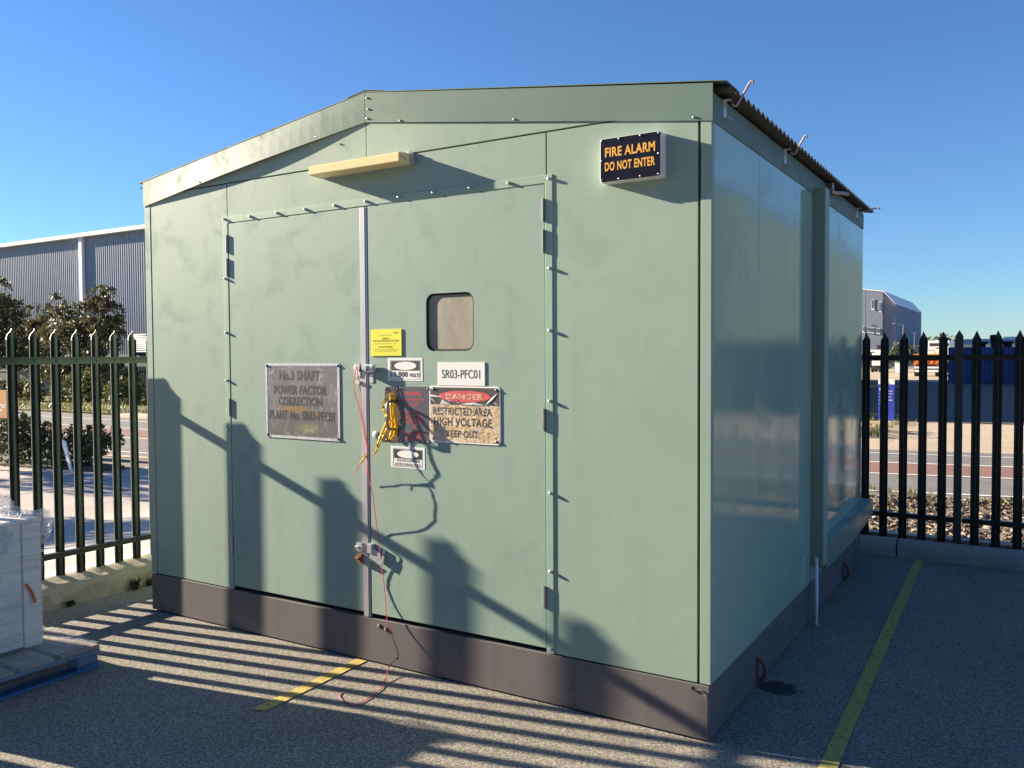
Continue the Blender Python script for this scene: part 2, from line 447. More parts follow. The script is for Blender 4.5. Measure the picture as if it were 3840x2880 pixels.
def m_leaf(name, cols, rough=.55):
    mt, nt, p, out = new_mat(name); h = NT(nt)
    g = h.n('ShaderNodeNewGeometry')
    k = len(cols)
    c = h.ramp(g.outputs['Random Per Island'], [(i / max(1, k - 1), cc) for i, cc in enumerate(cols)])
    h.l(c, p.inputs['Base Color']); p.inputs['Roughness'].default_value = rough
    tr = h.n('ShaderNodeBsdfTranslucent'); h.l(c, tr.inputs[0])
    ms = h.n('ShaderNodeMixShader'); ms.inputs[0].default_value = .28
    h.l(p.outputs[0], ms.inputs[1]); h.l(tr.outputs[0], ms.inputs[2]); h.l(ms.outputs[0], out.inputs[0])
    return mt
M['leaf'] = m_leaf('gum_leaves', [(.030, .036, .015), (.065, .070, .025), (.125, .115, .045), (.20, .16, .09)])
M['leaf2'] = m_leaf('hedge_leaves', [(.018, .026, .012), (.035, .052, .020), (.10, .105, .035)])
M['leaf3'] = m_leaf('lawn_shrub_leaves', [(.05, .06, .025), (.13, .14, .05), (.20, .19, .08)])
M['grass'] = m_leaf('grass_blades', [(.06, .075, .02), (.14, .15, .03), (.26, .24, .07)])
M['chips'] = m_leaf('bark_chips', [(.020, .015, .014), (.055, .038, .032), (.115, .085, .070), (.30, .25, .21)], .85)
M['chips2'] = m_leaf('loose_mulch', [(.03, .022, .018), (.09, .06, .045), (.20, .15, .11), (.42, .35, .28)], .85)
M['pebble'] = m_leaf('verge_pebbles', [(.05, .04, .03), (.16, .12, .09), (.34, .28, .22), (.50, .44, .37)], .85)

def m_film():
    """clear stretch wrap: mostly see-through with pale streaks and glints"""
    mt, nt, p, out = new_mat('stretch_film'); h = NT(nt)
    v = h.pos((.8, .8, 15))
    st = h.ramp(h.noise(v, 3.0, 5, .65, .4), [(.40, .08), (.75, .42)])
    p.inputs['Base Color'].default_value = (.70, .70, .70, 1); p.inputs['Roughness'].default_value = .13
    p.inputs['Specular IOR Level'].default_value = .7
    t = h.n('ShaderNodeBsdfTransparent'); ms = h.n('ShaderNodeMixShader')
    h.l(st, ms.inputs[0]); h.l(t.outputs[0], ms.inputs[1]); h.l(p.outputs[0], ms.inputs[2]); h.l(ms.outputs[0], out.inputs[0])
    h.bump(h.noise(h.pos((1, 1, 9)), 7, 5, .7), .8, .02, p)
    return mt
M['film'] = m_film()
def m_bag():
    mt, nt, p, out = new_mat('crumpled_plastic'); h = NT(nt)
    v = h.pos()
    st = h.ramp(h.noise(v, 24, 5, .7, .6), [(.35, .12), (.75, .65)])
    p.inputs['Base Color'].default_value = (.75, .77, .80, 1); p.inputs['Roughness'].default_value = .12
    t = h.n('ShaderNodeBsdfTransparent'); ms = h.n('ShaderNodeMixShader')
    h.l(st, ms.inputs[0]); h.l(t.outputs[0], ms.inputs[1]); h.l(p.outputs[0], ms.inputs[2]); h.l(ms.outputs[0], out.inputs[0])
    h.bump(h.noise(v, 30, 4, .6), 1.0, .02, p)
    return mt
M['bag'] = m_bag()
def m_wrap_tape():
    mt, nt, p, out = new_mat('translucent_yellow_tape'); h = NT(nt)
    v = h.pos()
    c = h.ramp(h.noise(v, 26, 4, .6), [(.3, (.72, .38, .01)), (.7, (.95, .66, .05))])
    blot = h.ramp(h.voro(v, 34).outputs['Distance'], [(.26, 1), (.32, 0)])
    blot = h.math('MULTIPLY', blot, h.ramp(h.noise(v, 11, 2), [(.52, 0), (.58, 1)]))
    c = h.mix(h.math('MULTIPLY', blot, .9), c, (.05, .05, .008))
    h.l(c, p.inputs['Base Color']); p.inputs['Roughness'].default_value = .25
    tr = h.n('ShaderNodeBsdfTranslucent'); h.l(c, tr.inputs[0])
    ms = h.n('ShaderNodeMixShader'); ms.inputs[0].default_value = .45
    h.l(p.outputs[0], ms.inputs[1]); h.l(tr.outputs[0], ms.inputs[2]); h.l(ms.outputs[0], out.inputs[0])
    return mt
M['wtape'] = m_wrap_tape()

# ================================================================== SETTING
def terr(x, y):
    dx = max(0.0, -4.46 - x); dy = max(0.0, y - 4.28)
    d = math.hypot(dx, dy); t = min(1.0, d / 6.0); t = t * t * (3 - 2 * t)
    return -.06 - .54 * t

def axis_pts(a, b, fine0, fine1, fs, cs):
    out = [a]; x = a
    while x < b:
        dd = 0 if fine0 <= x <= fine1 else min(abs(x - fine0), abs(x - fine1))
        x += fs + dd * cs; out.append(min(x, b))
    return out
xs = axis_pts(-900, 900, -16, 8, .5, .18); ys = axis_pts(-500, 1500, 3, 14, .5, .18)
vs = [(x, y, terr(x, y)) for y in ys for x in xs]; nx = len(xs)
fs = [(j * nx + i, j * nx + i + 1, (j + 1) * nx + i + 1, (j + 1) * nx + i) for j in range(len(ys) - 1) for i in range(nx - 1)]
o = raw('ground', vs, fs, M['earth'], kind='structure')
for p_ in o.data.polygons: p_.use_smooth = True

# yard asphalt: one slightly uneven sheet (z = 0)
mb = MB(); mb.box(-4.25, 45, -17.4, 3.92, -.05, 0)
tag(mb.build('yard_asphalt', M['asphalt']), kind='structure')

def strip(name, pts0, pts1, z, mat, th=.002):
    """a flat ribbon between two polylines"""
    mb = MB(); n = len(pts0)
    vv = [(x, y, z) for x, y in pts0] + [(x, y, z) for x, y in pts1]
    mb.add(vv, [(i, i + 1, n + i + 1, n + i) for i in range(n - 1)])
    o = mb.build(name, mat); o['kind'] = 'structure'
    return o

def sheet(name, poly, z, mat):
    tris = tessellate_polygon([[Vector((a, b, 0)) for a, b in poly]])
    o = MB().add([(a, b, z) for a, b in poly], [tuple(t) for t in tris]).build(name, mat)
    for p_ in o.data.polygons:
        if p_.normal.z < 0: p_.flip()
    o['kind'] = 'structure'; return o

# the street curves gently past the back of the yard
def rc(x):
    if x < -31: return rc(-31)
    return 14.42 + .19 * x + .0031 * x * x
def rw(x): return min(1.28, max(.95, 1 - .008 * x))
RX = [-200, -120, -70] + [-50 + i * 1.5 for i in range(56)] + [40, 50]
def roff(x, d):
    s = .19 + .0062 * max(x, -31) if x > -31 else 0
    return rc(x) + d * rw(x) * math.sqrt(1 + s * s)
def rline(d): return [(x, roff(x, d)) for x in RX]
Z0 = -.6
strip('road', rline(-3.42), rline(3.30), Z0 + .008, M['road'])
strip('cycle_lane', rline(-.82), rline(.82), Z0 + .012, M['redroad'])
for d in (-3.0, -.86, .86, 2.5): strip('road_line', rline(d - .05), rline(d + .05), Z0 + .016, M['roadpaint'])
def kerb_run(name, d0, d1, h, mat, x0, x1):
    xx = [x for x in RX if x0 <= x <= x1]; mb = MB(); n = len(xx)
    prof = [(d0, 0), (d0 + .02, h * .8), (d0 + .07, h), (d1, h), (d1, -.05)]
    vv = []
    for x in xx: vv += [(x, roff(x, dd), Z0 + zz) for dd, zz in prof]
    k = len(prof)
    mb.add(vv, [(i * k + j, i * k + j + 1, (i + 1) * k + j + 1, (i + 1) * k + j) for i in range(n - 1) for j in range(k - 1)])
    o = mb.build(name, mat); o['kind'] = 'structure'
kerb_run('kerb', 3.30, 3.85, .13, M['farkerb'], -28, -3)
strip('kerb_edge', rline(-3.62), rline(-3.42), Z0 + .012, M['farkerb'])
# concrete apron left of the fence, with two saw cuts
TOP = [(-24, 5.0), (-17.2, 5.85), (-14.25, 6.30), (-13.95, 6.7), (-13.85, 8.75), (-9.5, 8.95), (-6.4, 7.7), (-5.2, 6.0), (-4.46, 3.7)]
def ytop(x):
    for (x0, y0), (x1, y1) in zip(TOP, TOP[1:]):
        if x0 <= x <= x1: return y0 + (y1 - y0) * (x - x0) / (x1 - x0)
    return TOP[-1][1]
gx = sorted(set([-24 + .4 * i for i in range(49)] + [p[0] for p in TOP])); TY = [0, .25, .42, .52, .6, .66, .72, .77, .82, .86, .9, .93, .96, .98, 1]
vv = [(x, -14 + (ytop(x) + 14) * t, terr(x, -14 + (ytop(x) + 14) * t) + .014) for x in gx for t in TY]; k = len(TY)
mb = MB().add(vv, [(i * k + j, (i + 1) * k + j, (i + 1) * k + j + 1, i * k + j + 1) for i in range(len(gx) - 1) for j in range(k - 1)])
o = mb.build('concrete_apron', M['apron'], smooth=True); o['kind'] = 'structure'
def saw_cut(p0, p1, w=.012):
    n = 24; vv = []
    d = Vector((p1[0] - p0[0], p1[1] - p0[1], 0)).normalized(); s = Vector((-d.y, d.x, 0)) * w
    for i in range(n + 1):
        x = p0[0] + (p1[0] - p0[0]) * i / n; y = p0[1] + (p1[1] - p0[1]) * i / n
        for k in (-1, 1): vv.append((x + s.x * k, y + s.y * k, terr(x + s.x * k, y + s.y * k) + .022))
    o = MB().add(vv, [(2 * i, 2 * i + 1, 2 * i + 3, 2 * i + 2) for i in range(n)]).build('pavement_joint', M['gap']); o['kind'] = 'structure'
saw_cut((-15.5, 4.70), (-7.0, 5.92)); saw_cut((-12.0, -2), (-13.0, 6.4))

# driveway and far yard on the right, beyond the street
def ap(x): return roff(x, 3.32)
sheet('driveway', [(-2.6, ap(-2.6)), (-1.0, ap(-1)), (1, ap(1)), (4, ap(4)), (9, ap(9)), (9, 26.6), (-1.6, 26.6), (-2.4, 24.5), (-1.6, 22), (-2.2, 20)], Z0 + .006, M['driveway'])
sheet('far_yard', [(-60, 27.2), (60, 27.2), (60, 68.2), (-60, 68.2)], Z0 + .006, M['darkroad'])
sheet('far_pavement', [(-60, 68.2), (60, 68.2), (60, 122), (-60, 122)], Z0 + .005, M['driveway'])
strip('drain_line', [(-1.6, 26.8), (9, 26.3)], [(-1.6, 26.95), (9, 26.45)], Z0 + .012, M['sw_dark'])
# sandy bank left of the driveway
mb = MB(); n = 22
vv = []; 
for j in range(n + 1):
    for i in range(n + 1):
        x = -9 + 7.2 * i / n; y = 18.2 + 8.0 * j / n
        e = min(i, n - i, j, n - j) / (n * .28); e = min(1, e)
        vv.append((x, y, Z0 + .003 + .22 * e * (0.6 + .8 * mnoise.noise(Vector((x * .6, y * .6, 3))))))
mb.add(vv, [(j * (n + 1) + i, j * (n + 1) + i + 1, (j + 1) * (n + 1) + i + 1, (j + 1) * (n + 1) + i) for j in range(n) for i in range(n)])
o = mb.build('sand_bank', M['sand'], smooth=True); o['kind'] = 'structure'
# lawn strip over the road on the left
sheet('lawn', [(-75, 15.7), (-50, 15.75), (-31, roff(-31, 3.86)), (-24, roff(-24, 3.86)), (-16, roff(-16, 3.86)), (-10, roff(-10, 3.86)), (-10, 26), (-75, 26)], Z0 + .05, simple('lawn_ground', (.135, .125, .045), .95, 0, .45, .7))
# verge between the back fence and the street
VX = [-4 + i * .25 for i in range(61)]
mb = MB(); VY = [0, .08, .16, .26, .38, .5, .62, .74, .86, 1]
vv = []
for x in VX:
    y1 = roff(x, -3.64)
    for t in VY:
        y = 4.05 + (y1 - 4.05) * t
        zz = .10 * (1 - t) + (Z0 + .015) * t if t < .08 else None
        base = .085 if t == 0 else max(terr(x, y), Z0) + .05
        base += .05 * mnoise.noise(Vector((x * 1.3, y * 1.3, 0))) * (1 if 0 < t < 1 else 0)
        if t == 1: base = Z0 + .012
        vv.append((x, y, base))
k = len(VY)
mb.add(vv, [(i * k + j, i * k + j + 1, (i + 1) * k + j + 1, (i + 1) * k + j) for i in range(len(VX) - 1) for j in range(k - 1)])
o = mb.build('verge', M['verge'], smooth=True); o['kind'] = 'structure'
def verge_z(x, y):
    return (max(terr(x, y), Z0) + .05) if y > 4.5 else .085 - (y - 4.05) * .15

# kerbs of the yard
def noisy_kerb(name, prof, axis, a0, a1, step, mat, amp, seed):
    mb = MB(); n = max(2, int((a1 - a0) / step)); vv = []; k = len(prof)
    for i in range(n + 1):
        t = a0 + (a1 - a0) * i / n
        for j, (u, z) in enumerate(prof):
            f = amp if 0 < j < k - 1 else amp * .3
            dn = mnoise.fractal(Vector((t * 9, z * 22 + seed, u * 22)), .8, 2.1, 4) * f
            dz = mnoise.fractal(Vector((t * 7, seed + 9, u * 19)), .8, 2.1, 4) * f * .8
            q = (u + dn, t, z + dz) if axis == 'y' else (t, u + dn, z + dz)
            vv.append(q)
    mb.add(vv, [(i * k + j, i * k + j + 1, (i + 1) * k + j + 1, (i + 1) * k + j) for i in range(n) for j in range(k - 1)])
    mb.add([vv[j] for j in range(k)], [tuple(range(k))]); mb.add([vv[n * k + j] for j in range(k)], [tuple(range(k))])
    o = mb.build(name, mat, smooth=True); o['kind'] = 'structure'; return o
PL = [(-4.195, -.03), (-4.198, .03), (-4.20, .06), (-4.20, .09), (-4.205, .112), (-4.225, .130), (-4.27, .140), (-4.32, .150), (-4.37, .160), (-4.42, .160), (-4.45, .150), (-4.455, .05), (-4.455, -.4)]
noisy_kerb('kerb', PL, 'y', -.62, 4.1, .014, M['kerb'], .016, 1.0)
noisy_kerb('kerb', PL, 'y', -8.0, -.632, .03, M['kerb'], .020, 5.0)
PR = [(3.875, -.02), (3.878, .04), (3.882, .085), (3.893, .105), (3.912, .118), (3.945, .124), (4.02, .124), (4.02, -.1)]
noisy_kerb('kerb', PR, 'x', -4.3, .212, .05, M['kerb2'], .0025, 2.0)
noisy_kerb('kerb', PR, 'x', .224, 2.6, .05, M['kerb2'], .0025, 3.0)
noisy_kerb('kerb', PR, 'x', 2.612, 9, .1, M['kerb2'], .0025, 4.0)
# pale edging strip in the verge
mb = MB(); mb.box(-3, 9, 4.62, 4.74, -.1, .035)
o = mb.build('edging_strip', M['farkerb']); o['kind'] = 'structure'

# painted bay lines
def paint_line(pts, w, seed):
    vv = []; n = 46; (x0, y0), (x1, y1) = pts
    for i in range(n + 1):
        t = i / n
        for k in (-1, 1):
            jit = .004 * mnoise.noise(Vector((t * 30, k * 5, seed))) 
            vv.append((x0 + (x1 - x0) * t + k * (w / 2 + jit), y0 + (y1 - y0) * t + (0.01 * k if i == 0 else 0), .004))
    o = MB().add(vv, [(2 * i, 2 * i + 1, 2 * i + 3, 2 * i + 2) for i in range(n)]).build('yellow_line', M['yline']); o['kind'] = 'structure'
paint_line([(.497, -1.9), (.386, 3.868)], .066, 1)
paint_line([(-1.862, -.735), (-1.890, -.006)], .070, 2)

# ================================================================== SHED
W, L, ZG = 3.648, 3.575, .236
RXm = -1.825                      # ridge
def roofz(x): return 2.700 + (2.959 - 2.700) * (1 - abs(x - RXm) / 1.825)
shed = empty('equipment_shed', (-1.82, 1.8, 0), 'pale green sheet metal equipment shed with double doors and dark skid base', 'shed')
def sp(mb, name, mat, **kw): return mb.build(name, mat, shed, **kw)
# core behind the panels (dark in the joints)
mb = MB(); mb.prism([(-W + .03, .05), (-.03, .05), (-.03, 2.66), (RXm, 2.90), (-W + .03, 2.66)], .045, L - .03)
sp(mb, 'core_frame', M['gap'])
# skid base
mb = MB(); mb.box(-W + .004, -.004, -.004, L, .008, ZG)
sk = sp(mb, 'skid_base', M['skirt'], bevel=.003)
for y in (.71, 2.885):
    mb = MB()
    pts = []
    for i in range(15):
        a = -math.pi / 2 + math.pi * i / 14
        pts.append((-.006 + .042 * math.cos(a), y, .078 + .052 * math.sin(a)))
    mb.tube(pts, .0095, 8); mb.box(-.006, .001, y - .022, y + .022, .012, .142)
    mb.build('lifting_lug', M['rust'], sk, smooth=False)
dots([(-1.767, .2035, -.004), (-1.723, .1925, -.004)], sk, M['skirt'], [(0, .012), (.006, .012), (.007, .006)], 'bolt', 6)
mb = MB(); mb.tube([(-.07, -.007, .215), (-.035, -.007, .214), (-.018, -.008, .205), (-.013, -.008, .17), (-.014, -.008, .10), (-.011, -.008, .05)], .0035, 5)
mb.box(-.088, -.078, -.012, -.004, .212, .226)
mb.build('weld_bead', M['skirt'], sk)
# front wall panels (front face y = 0)
def panel(poly, name='wall_panel', y0=0.0, y1=.03, mat=None):
    return sp(MB().prism(poly, y0, y1), name, mat or M['wall'], bevel=.0015)
def rect(x0, x1, z0, z1): return [(x0, z0), (x1, z0), (x1, z1), (x0, z1)]
ZB = ZG + .006
panel(rect(-W, -3.593, ZB, 2.62), 'corner_post', -.002)
panel(rect(-3.588, -2.889, ZB, 2.610))
panel(rect(-2.8835, -.7680, 2.380, 2.610))
panel([(-3.40, 2.617), (-1.8265, 2.617), (-1.8265, 2.90), (-3.40, 2.67)])
panel([(-1.8225, 2.617), (-.25, 2.617), (-.25, 2.67), (-1.8225, 2.90)])
panel(rect(-.7625, -.0585, ZB, 2.610))
panel(rect(-.0455, 0.0, ZB, 2.62), 'corner_post', -.002)
# right wall (outer face x = 0)
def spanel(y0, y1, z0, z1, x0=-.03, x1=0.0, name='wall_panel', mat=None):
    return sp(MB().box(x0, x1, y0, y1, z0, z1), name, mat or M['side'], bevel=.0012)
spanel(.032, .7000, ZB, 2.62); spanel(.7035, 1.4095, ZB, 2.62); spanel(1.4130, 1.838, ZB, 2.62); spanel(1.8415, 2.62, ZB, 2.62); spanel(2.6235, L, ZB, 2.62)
spanel(.032, L, ZB, 2.62, -W, -W + .03); 
sp(MB().prism([(-W + .031, ZB), (-.031, ZB), (-.031, 2.64), (RXm, 2.90), (-W + .031, 2.64)], L - .028, L), 'wall_panel', M['wall'])
# fascias: two sloping gable sheets, the left one kicked out along its lower edge
def gable_fascia(x0, x1, bulge, name='gable_fascia'):
    n = 24; mb = MB(); vv = []
    for i in range(n + 1):
        t = i / n; x = x0 + (x1 - x0) * t
        zt = roofz(x); zb = zt - .150
        k = bulge * math.sin(math.pi * t) ** 1.2
        for (q, z) in ((0, zt), (.35, zt - .05), (1.0, zb)):
            vv.append((x, -.0065 - k * q, z))
        for (q, z) in ((1.0, zb), (.35, zt - .05), (0, zt)):
            vv.append((x, -.0045 - k * q, z))
    fsx = []
    for i in range(n):
        for j in range(6):
            jj = (j + 1) % 6
            fsx.append((i * 6 + j, i * 6 + jj, (i + 1) * 6 + jj, (i + 1) * 6 + j))
    fsx += [tuple(range(6)), tuple(n * 6 + j for j in range(6))]
    mb.add(vv, fsx)
    o = sp(mb, name, M['fascia'], smooth=False); return o
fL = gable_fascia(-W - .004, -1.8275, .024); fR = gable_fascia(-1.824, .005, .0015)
screws([(-3.12, 2.650, -.028), (-2.15, 2.775, -.028)], fL, M['zinc'])
screws([(-1.812, 2.93, -.0065), (-1.806, 2.873, -.0065), (-1.812, 2.826, -.0065), (-1.60, 2.785, -.0068), (-.93, 2.692, -.0068), (-.075, 2.574, -.0068)], fR, M['zinc'])
sp(MB().box(.0008, .0045, .003, L, 2.550, 2.664), 'side_fascia', M['fascia'])
sp(MB().box(-W - .0045, -W - .0008, .003, L, 2.550, 2.664), 'side_fascia', M['fascia'])
# corrugated roof, sheet metal with real waves, overhanging the eaves
mb = MB(); NP = 47; S = 8; pts = []
for i in range(NP * S + 1):
    y = .012 + .0765 * i / S; pts.append((y, .0105 * math.cos(2 * math.pi * (i / S) - math.pi * 1.1)))
for side in (1, -1):
    xe = .068 if side == 1 else -W - .062
    rows = [(RXm, 2.953), (xe, 2.953 - .1419 * abs(xe - RXm))]
    vv = []
    for (y, dz) in pts:
        for (x, z) in rows: vv += [(x, y, z + dz), (x, y, z + dz - .0025)]
    fsx = []
    for i in range(len(pts) - 1):
        a = i * 4; b = a + 4
        fsx += [(a, b, b + 2, a + 2), (a + 1, a + 3, b + 3, b + 1), (a + 2, b + 2, b + 3, a + 3), (a, a + 1, b + 1, b)]
    mb.add(vv, fsx)
sp(mb, 'roof_sheet', M['roof'])
mb = MB()
for side in (1, -1):
    xe = .058 if side == 1 else -W - .052
    ze = 2.7005 - .1419 * .058
    mb.add([(RXm, -.007, 2.966), (RXm, .15, 2.966), (xe, .15, ze + .012), (xe, -.004, ze + .012),
            (RXm, -.007, 2.962), (RXm, .15, 2.962), (xe, .15, ze + .008), (xe, -.004, ze + .008)],
           [(0, 1, 2, 3), (7, 6, 5, 4), (0, 3, 7, 4), (2, 1, 5, 6), (3, 2, 6, 7)])
sp(mb, 'barge_cap', M['fascia'])
mb = MB(); mb.prism([(RXm - .12, 2.951), (RXm, 2.971), (RXm + .12, 2.951), (RXm + .12, 2.9535), (RXm, 2.9735), (RXm - .12, 2.9535)], -.0085, L + .02)
sp(mb, 'ridge_cap', M['roof'])
# gutter brackets left on the side fascia, each with a bent arm
for i, (y, tipx, tipz, bz) in enumerate(((.150, .107, 2.731, 2.668), (1.165, .100, 2.728, 2.668), (3.285, .150, 2.664, 2.668))):
    mb = MB(); mb.box(.0045, .0075, y - .024, y + .022, 2.590, bz); mb.box(.0045, .030, y - .024, y + .022, 2.588, 2.5905); mb.box(.0045, .034, y - .02, y + .018, bz - .002, bz)
    b = sp(mb, 'gutter_bracket', M['zinc'])
    mb = MB(); y2 = y + .016
    p0 = Vector((.030, y2, 2.655)); p1 = Vector((.050, y2, 2.643)); p2 = Vector((tipx, y2, tipz))
    d = (p2 - p1).normalized(); nrm = Vector((-d.z, 0, d.x))
    pts = [p0, (p0 + p1) / 2 + Vector((0, 0, -.006)), p1]
    pts += [p1 + (p2 - p1) * t for t in (.25, .5, .75, 1)]
    for k in range(1, 6):
        a = k / 5 * math.pi * 1.1
        pts.append(p2 + d * .0062 * math.sin(a) - nrm * .0062 * (1 - math.cos(a)))
    mb.tube(pts, .0052, 7); mb.build('bracket_arm', M['pink'], b, smooth=True)
mb = MB(); mb.tube([(.012, 2.235, 2.655), (.02, 2.27, 2.632), (.03, 2.36, 2.632), (.045, 2.50, 2.652), (.055, 2.63, 2.664)], .012, 8)
mb.box(.0045, .045, 2.18, 2.235, 2.630, 2.668)
sp(mb, 'gutter_bracket', M['steel'])['label'] = 'dark gutter bracket bent flat along the eave'
# duct cover on the right wall: a vertical channel, then a skirt running to the back
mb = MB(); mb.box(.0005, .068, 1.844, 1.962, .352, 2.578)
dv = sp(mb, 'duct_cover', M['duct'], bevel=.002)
mb = MB(); mb.box(.0685, .0715, 1.849, 1.960, .346, 2.58)
mb.build('cover_lip', M['frame'], dv)
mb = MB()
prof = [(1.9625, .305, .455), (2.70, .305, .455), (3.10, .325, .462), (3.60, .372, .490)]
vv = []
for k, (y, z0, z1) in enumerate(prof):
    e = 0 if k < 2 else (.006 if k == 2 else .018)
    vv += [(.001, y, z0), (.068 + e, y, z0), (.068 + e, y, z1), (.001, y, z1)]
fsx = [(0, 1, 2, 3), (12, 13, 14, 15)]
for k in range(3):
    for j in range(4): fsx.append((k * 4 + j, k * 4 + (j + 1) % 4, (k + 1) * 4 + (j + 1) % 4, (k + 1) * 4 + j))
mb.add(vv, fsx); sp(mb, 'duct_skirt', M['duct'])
mb = MB(); mb.tube([(.034, 1.850, .40), (.035, 1.846, .34), (.040, 1.825, .18), (.047, 1.785, .006)], .0105, 10)
sp(mb, 'drain_pipe', M['white_pvc'], smooth=True)
# door frame and leaves
FY = -.0045
mb = MB()
mb.prism([(-2.9205, ZB - .002), (-2.8815, ZB - .002), (-2.8815, 2.3835), (-.7715, 2.3835), (-.7715, ZB - .002), (-.7335, ZB - .002), (-.7335, 2.421), (-2.9205, 2.421)], FY, .008)
fr_ = sp(mb, 'door_frame', M['frame'], bevel=.0022)
bl = [(-2.905, z, FY) for z in (2.408, 2.063, 1.75, 1.47, 1.18, .89, .62, .262)] + [(-.748, z, FY) for z in (2.401, 2.0, 1.72, 1.40, .98, .62, .262)]
bl += [(-2.905 + i * .2158, 2.405, FY) for i in range(1, 10)]
dots(bl, fr_, M['zinc'], [(0, .0075), (.005, .0085), (.010, .007), (.013, .003)], 'dome_bolt', 8)
DY = -.0025
dl = sp(MB().prism(rect(-2.8775, -1.845, .262, 2.3795), DY, .03), 'door', M['door'], bevel=.0015)
def rrect(x0, x1, z0, z1, r, n=6):
    P = []
    for cx, cz, a0 in ((x1 - r, z0 + r, -90), (x1 - r, z1 - r, 0), (x0 + r, z1 - r, 90), (x0 + r, z0 + r, 180)):
        for i in range(n + 1):
            a = R(a0 + 90 * i / n); P.append((cx + r * math.cos(a), cz + r * math.sin(a)))
    return P
hole = rrect(-1.449, -1.164, 1.631, 1.914, .045)
dr = sp(MB().prism(rect(-1.8200, -.7755, .262, 2.3795), DY, .022, holes=[hole]), 'door', M['door'])
mb = MB(); mb.prism(rrect(-1.47, -1.143, 1.61, 1.935, .05), .0095, .014); mb.build('window_pane', M['pane'], dr)
seal = MB().prism(rrect(-1.4485, -1.1645, 1.6315, 1.9135, .0445), .0045, .0092, holes=[rrect(-1.440, -1.173, 1.640, 1.905, .038)])
seal.build('window_seal', M['tyre'], dr)
mb = MB(); mb.box(-1.8715, -1.8385, -.0065, .012, .240, 2.377); mb.box(-1.8385, -1.8265, -.0030, .012, .240, 2.377)
mb.build('meeting_strip', M['alu'], dl, bevel=.001)
def hinge(parent, x, z, h=.103):
    mb = MB(); mb.cyl((x, -.0078, z), (0, 0, 1), .0058, h, 10); mb.box(x - .007, x + .007, -.010, .002, z + .001, z + h - .001)
    mb.build('hinge', M['steel'] if x > -1 else M['alu'], parent)
for z in (2.213, 2.076, 1.262, .447): hinge(dl, -2.8885, z)
for z in (2.212, 2.072, 1.262, .447): hinge(dr, -.7785, z)
# pull handle with its plate
mb = MB(); mb.box(-1.7155, -1.6195, DY - .0022, DY, 1.169, 1.451); hp = mb.build('handle_plate', M['handleplate'], dr)
def screws4(x0, x1, z0, z1, parent, y, mat, r=.006):
    screws([(x0, z0, y), (x1, z0, y), (x0, z1, y), (x1, z1, y)], parent, mat, r)
screws4(-1.705, -1.630, 1.180, 1.440, hp, DY - .0022, M['steel'])
mb = MB(); HX = -1.653; pts = []
HD = -.062
pts = [(HX, -.004, 1.378), (HX, HD + .022, 1.378), (HX, HD + .008, 1.374), (HX, HD, 1.360), (HX, HD, 1.308), (HX, HD, 1.256), (HX, HD + .008, 1.242), (HX, HD + .022, 1.238), (HX, -.004, 1.238)]
mb.tube(pts, .0078, 10); mb.build('handle', M['steel'], dr, smooth=True)
mb = MB(); mb.tube([(-1.775, -.002, 1.200), (-1.775, -.012, 1.200), (-1.775, -.015, 1.200)], [.020, .019, .011], 14); mb.cyl((-1.775, -.015, 1.200), (0, -1, 0), .007, .003, 8)
mb.build('lock_cylinder', M['zinc'], dr)
# upper latch: hasp body over the meeting strip with keeper lugs below
mb = MB()
mb.prism([(-1.892, 1.545), (-1.882, 1.565), (-1.850, 1.565), (-1.850, 1.528), (-1.885, 1.528)], -.045, -.012); mb.box(-1.849, -1.770, -.030, -.012, 1.524, 1.566); mb.box(-1.836, -1.805, -.046, -.0302, 1.533, 1.560); mb.box(-1.786, -1.772, -.038, -.0302, 1.535, 1.560)
mb.build('latch', M['zinc'], dl, bevel=.001)
mb = MB(); mb.cyl((-1.846, -.040, 1.526), (0, 0, 1), .006, .040, 8); mb.build('latch_pin', M['rust'], dl)
for z0, z1, d in ((1.500, 1.526, .012), (1.462, 1.478, .016)):
    mb = MB(); mb.box(-1.90, -1.873, -d, DY, z0, z1); mb.build('latch_lug', M['zinc'], dl, bevel=.001)
mb = MB(); mb.box(-1.815, -1.790, -.006, DY, 1.470, 1.515); mb.build('latch_plate', M['zinc'], dr, bevel=.001)
# lower latch: galvanised bolt over a rusty keeper, with the hasp hanging to the right
mb = MB(); mb.box(-1.905, -1.8725, -.020, DY, .585, .628); mb.box(-1.912, -1.890, -.028, -.012, .600, .612); mb.build('latch', M['zinc'], dl, bevel=.001)
mb = MB(); mb.box(-1.824, -1.796, -.030, DY, .585, .632); mb.box(-1.806, -1.782, -.022, -.008, .578, .596); mb.obox((-1.765, -.020, .567), (.040, 0, -.018), (0, .003, 0), (.012, 0, .026)); mb.build('hasp', M['zinc'], dr, bevel=.001)
mb = MB(); mb.box(-1.738, -1.728, -.014, DY, .584, .602); mb.build('hasp_tab', M['white'], dr)
mb = MB(); mb.box(-1.822, -1.795, -.008, DY, .535, .575); mb.build('latch_plate', M['zinc'], dr, bevel=.001)
mb = MB(); mb.box(-1.905, -1.8725, -.024, DY, .525, .570); mb.box(-1.915, -1.880, -.034, -.016, .545, .556); mb.box(-1.898, -1.874, -.030, -.020, .527, .540)
mb.build('latch_keeper', M['rust'], dl)

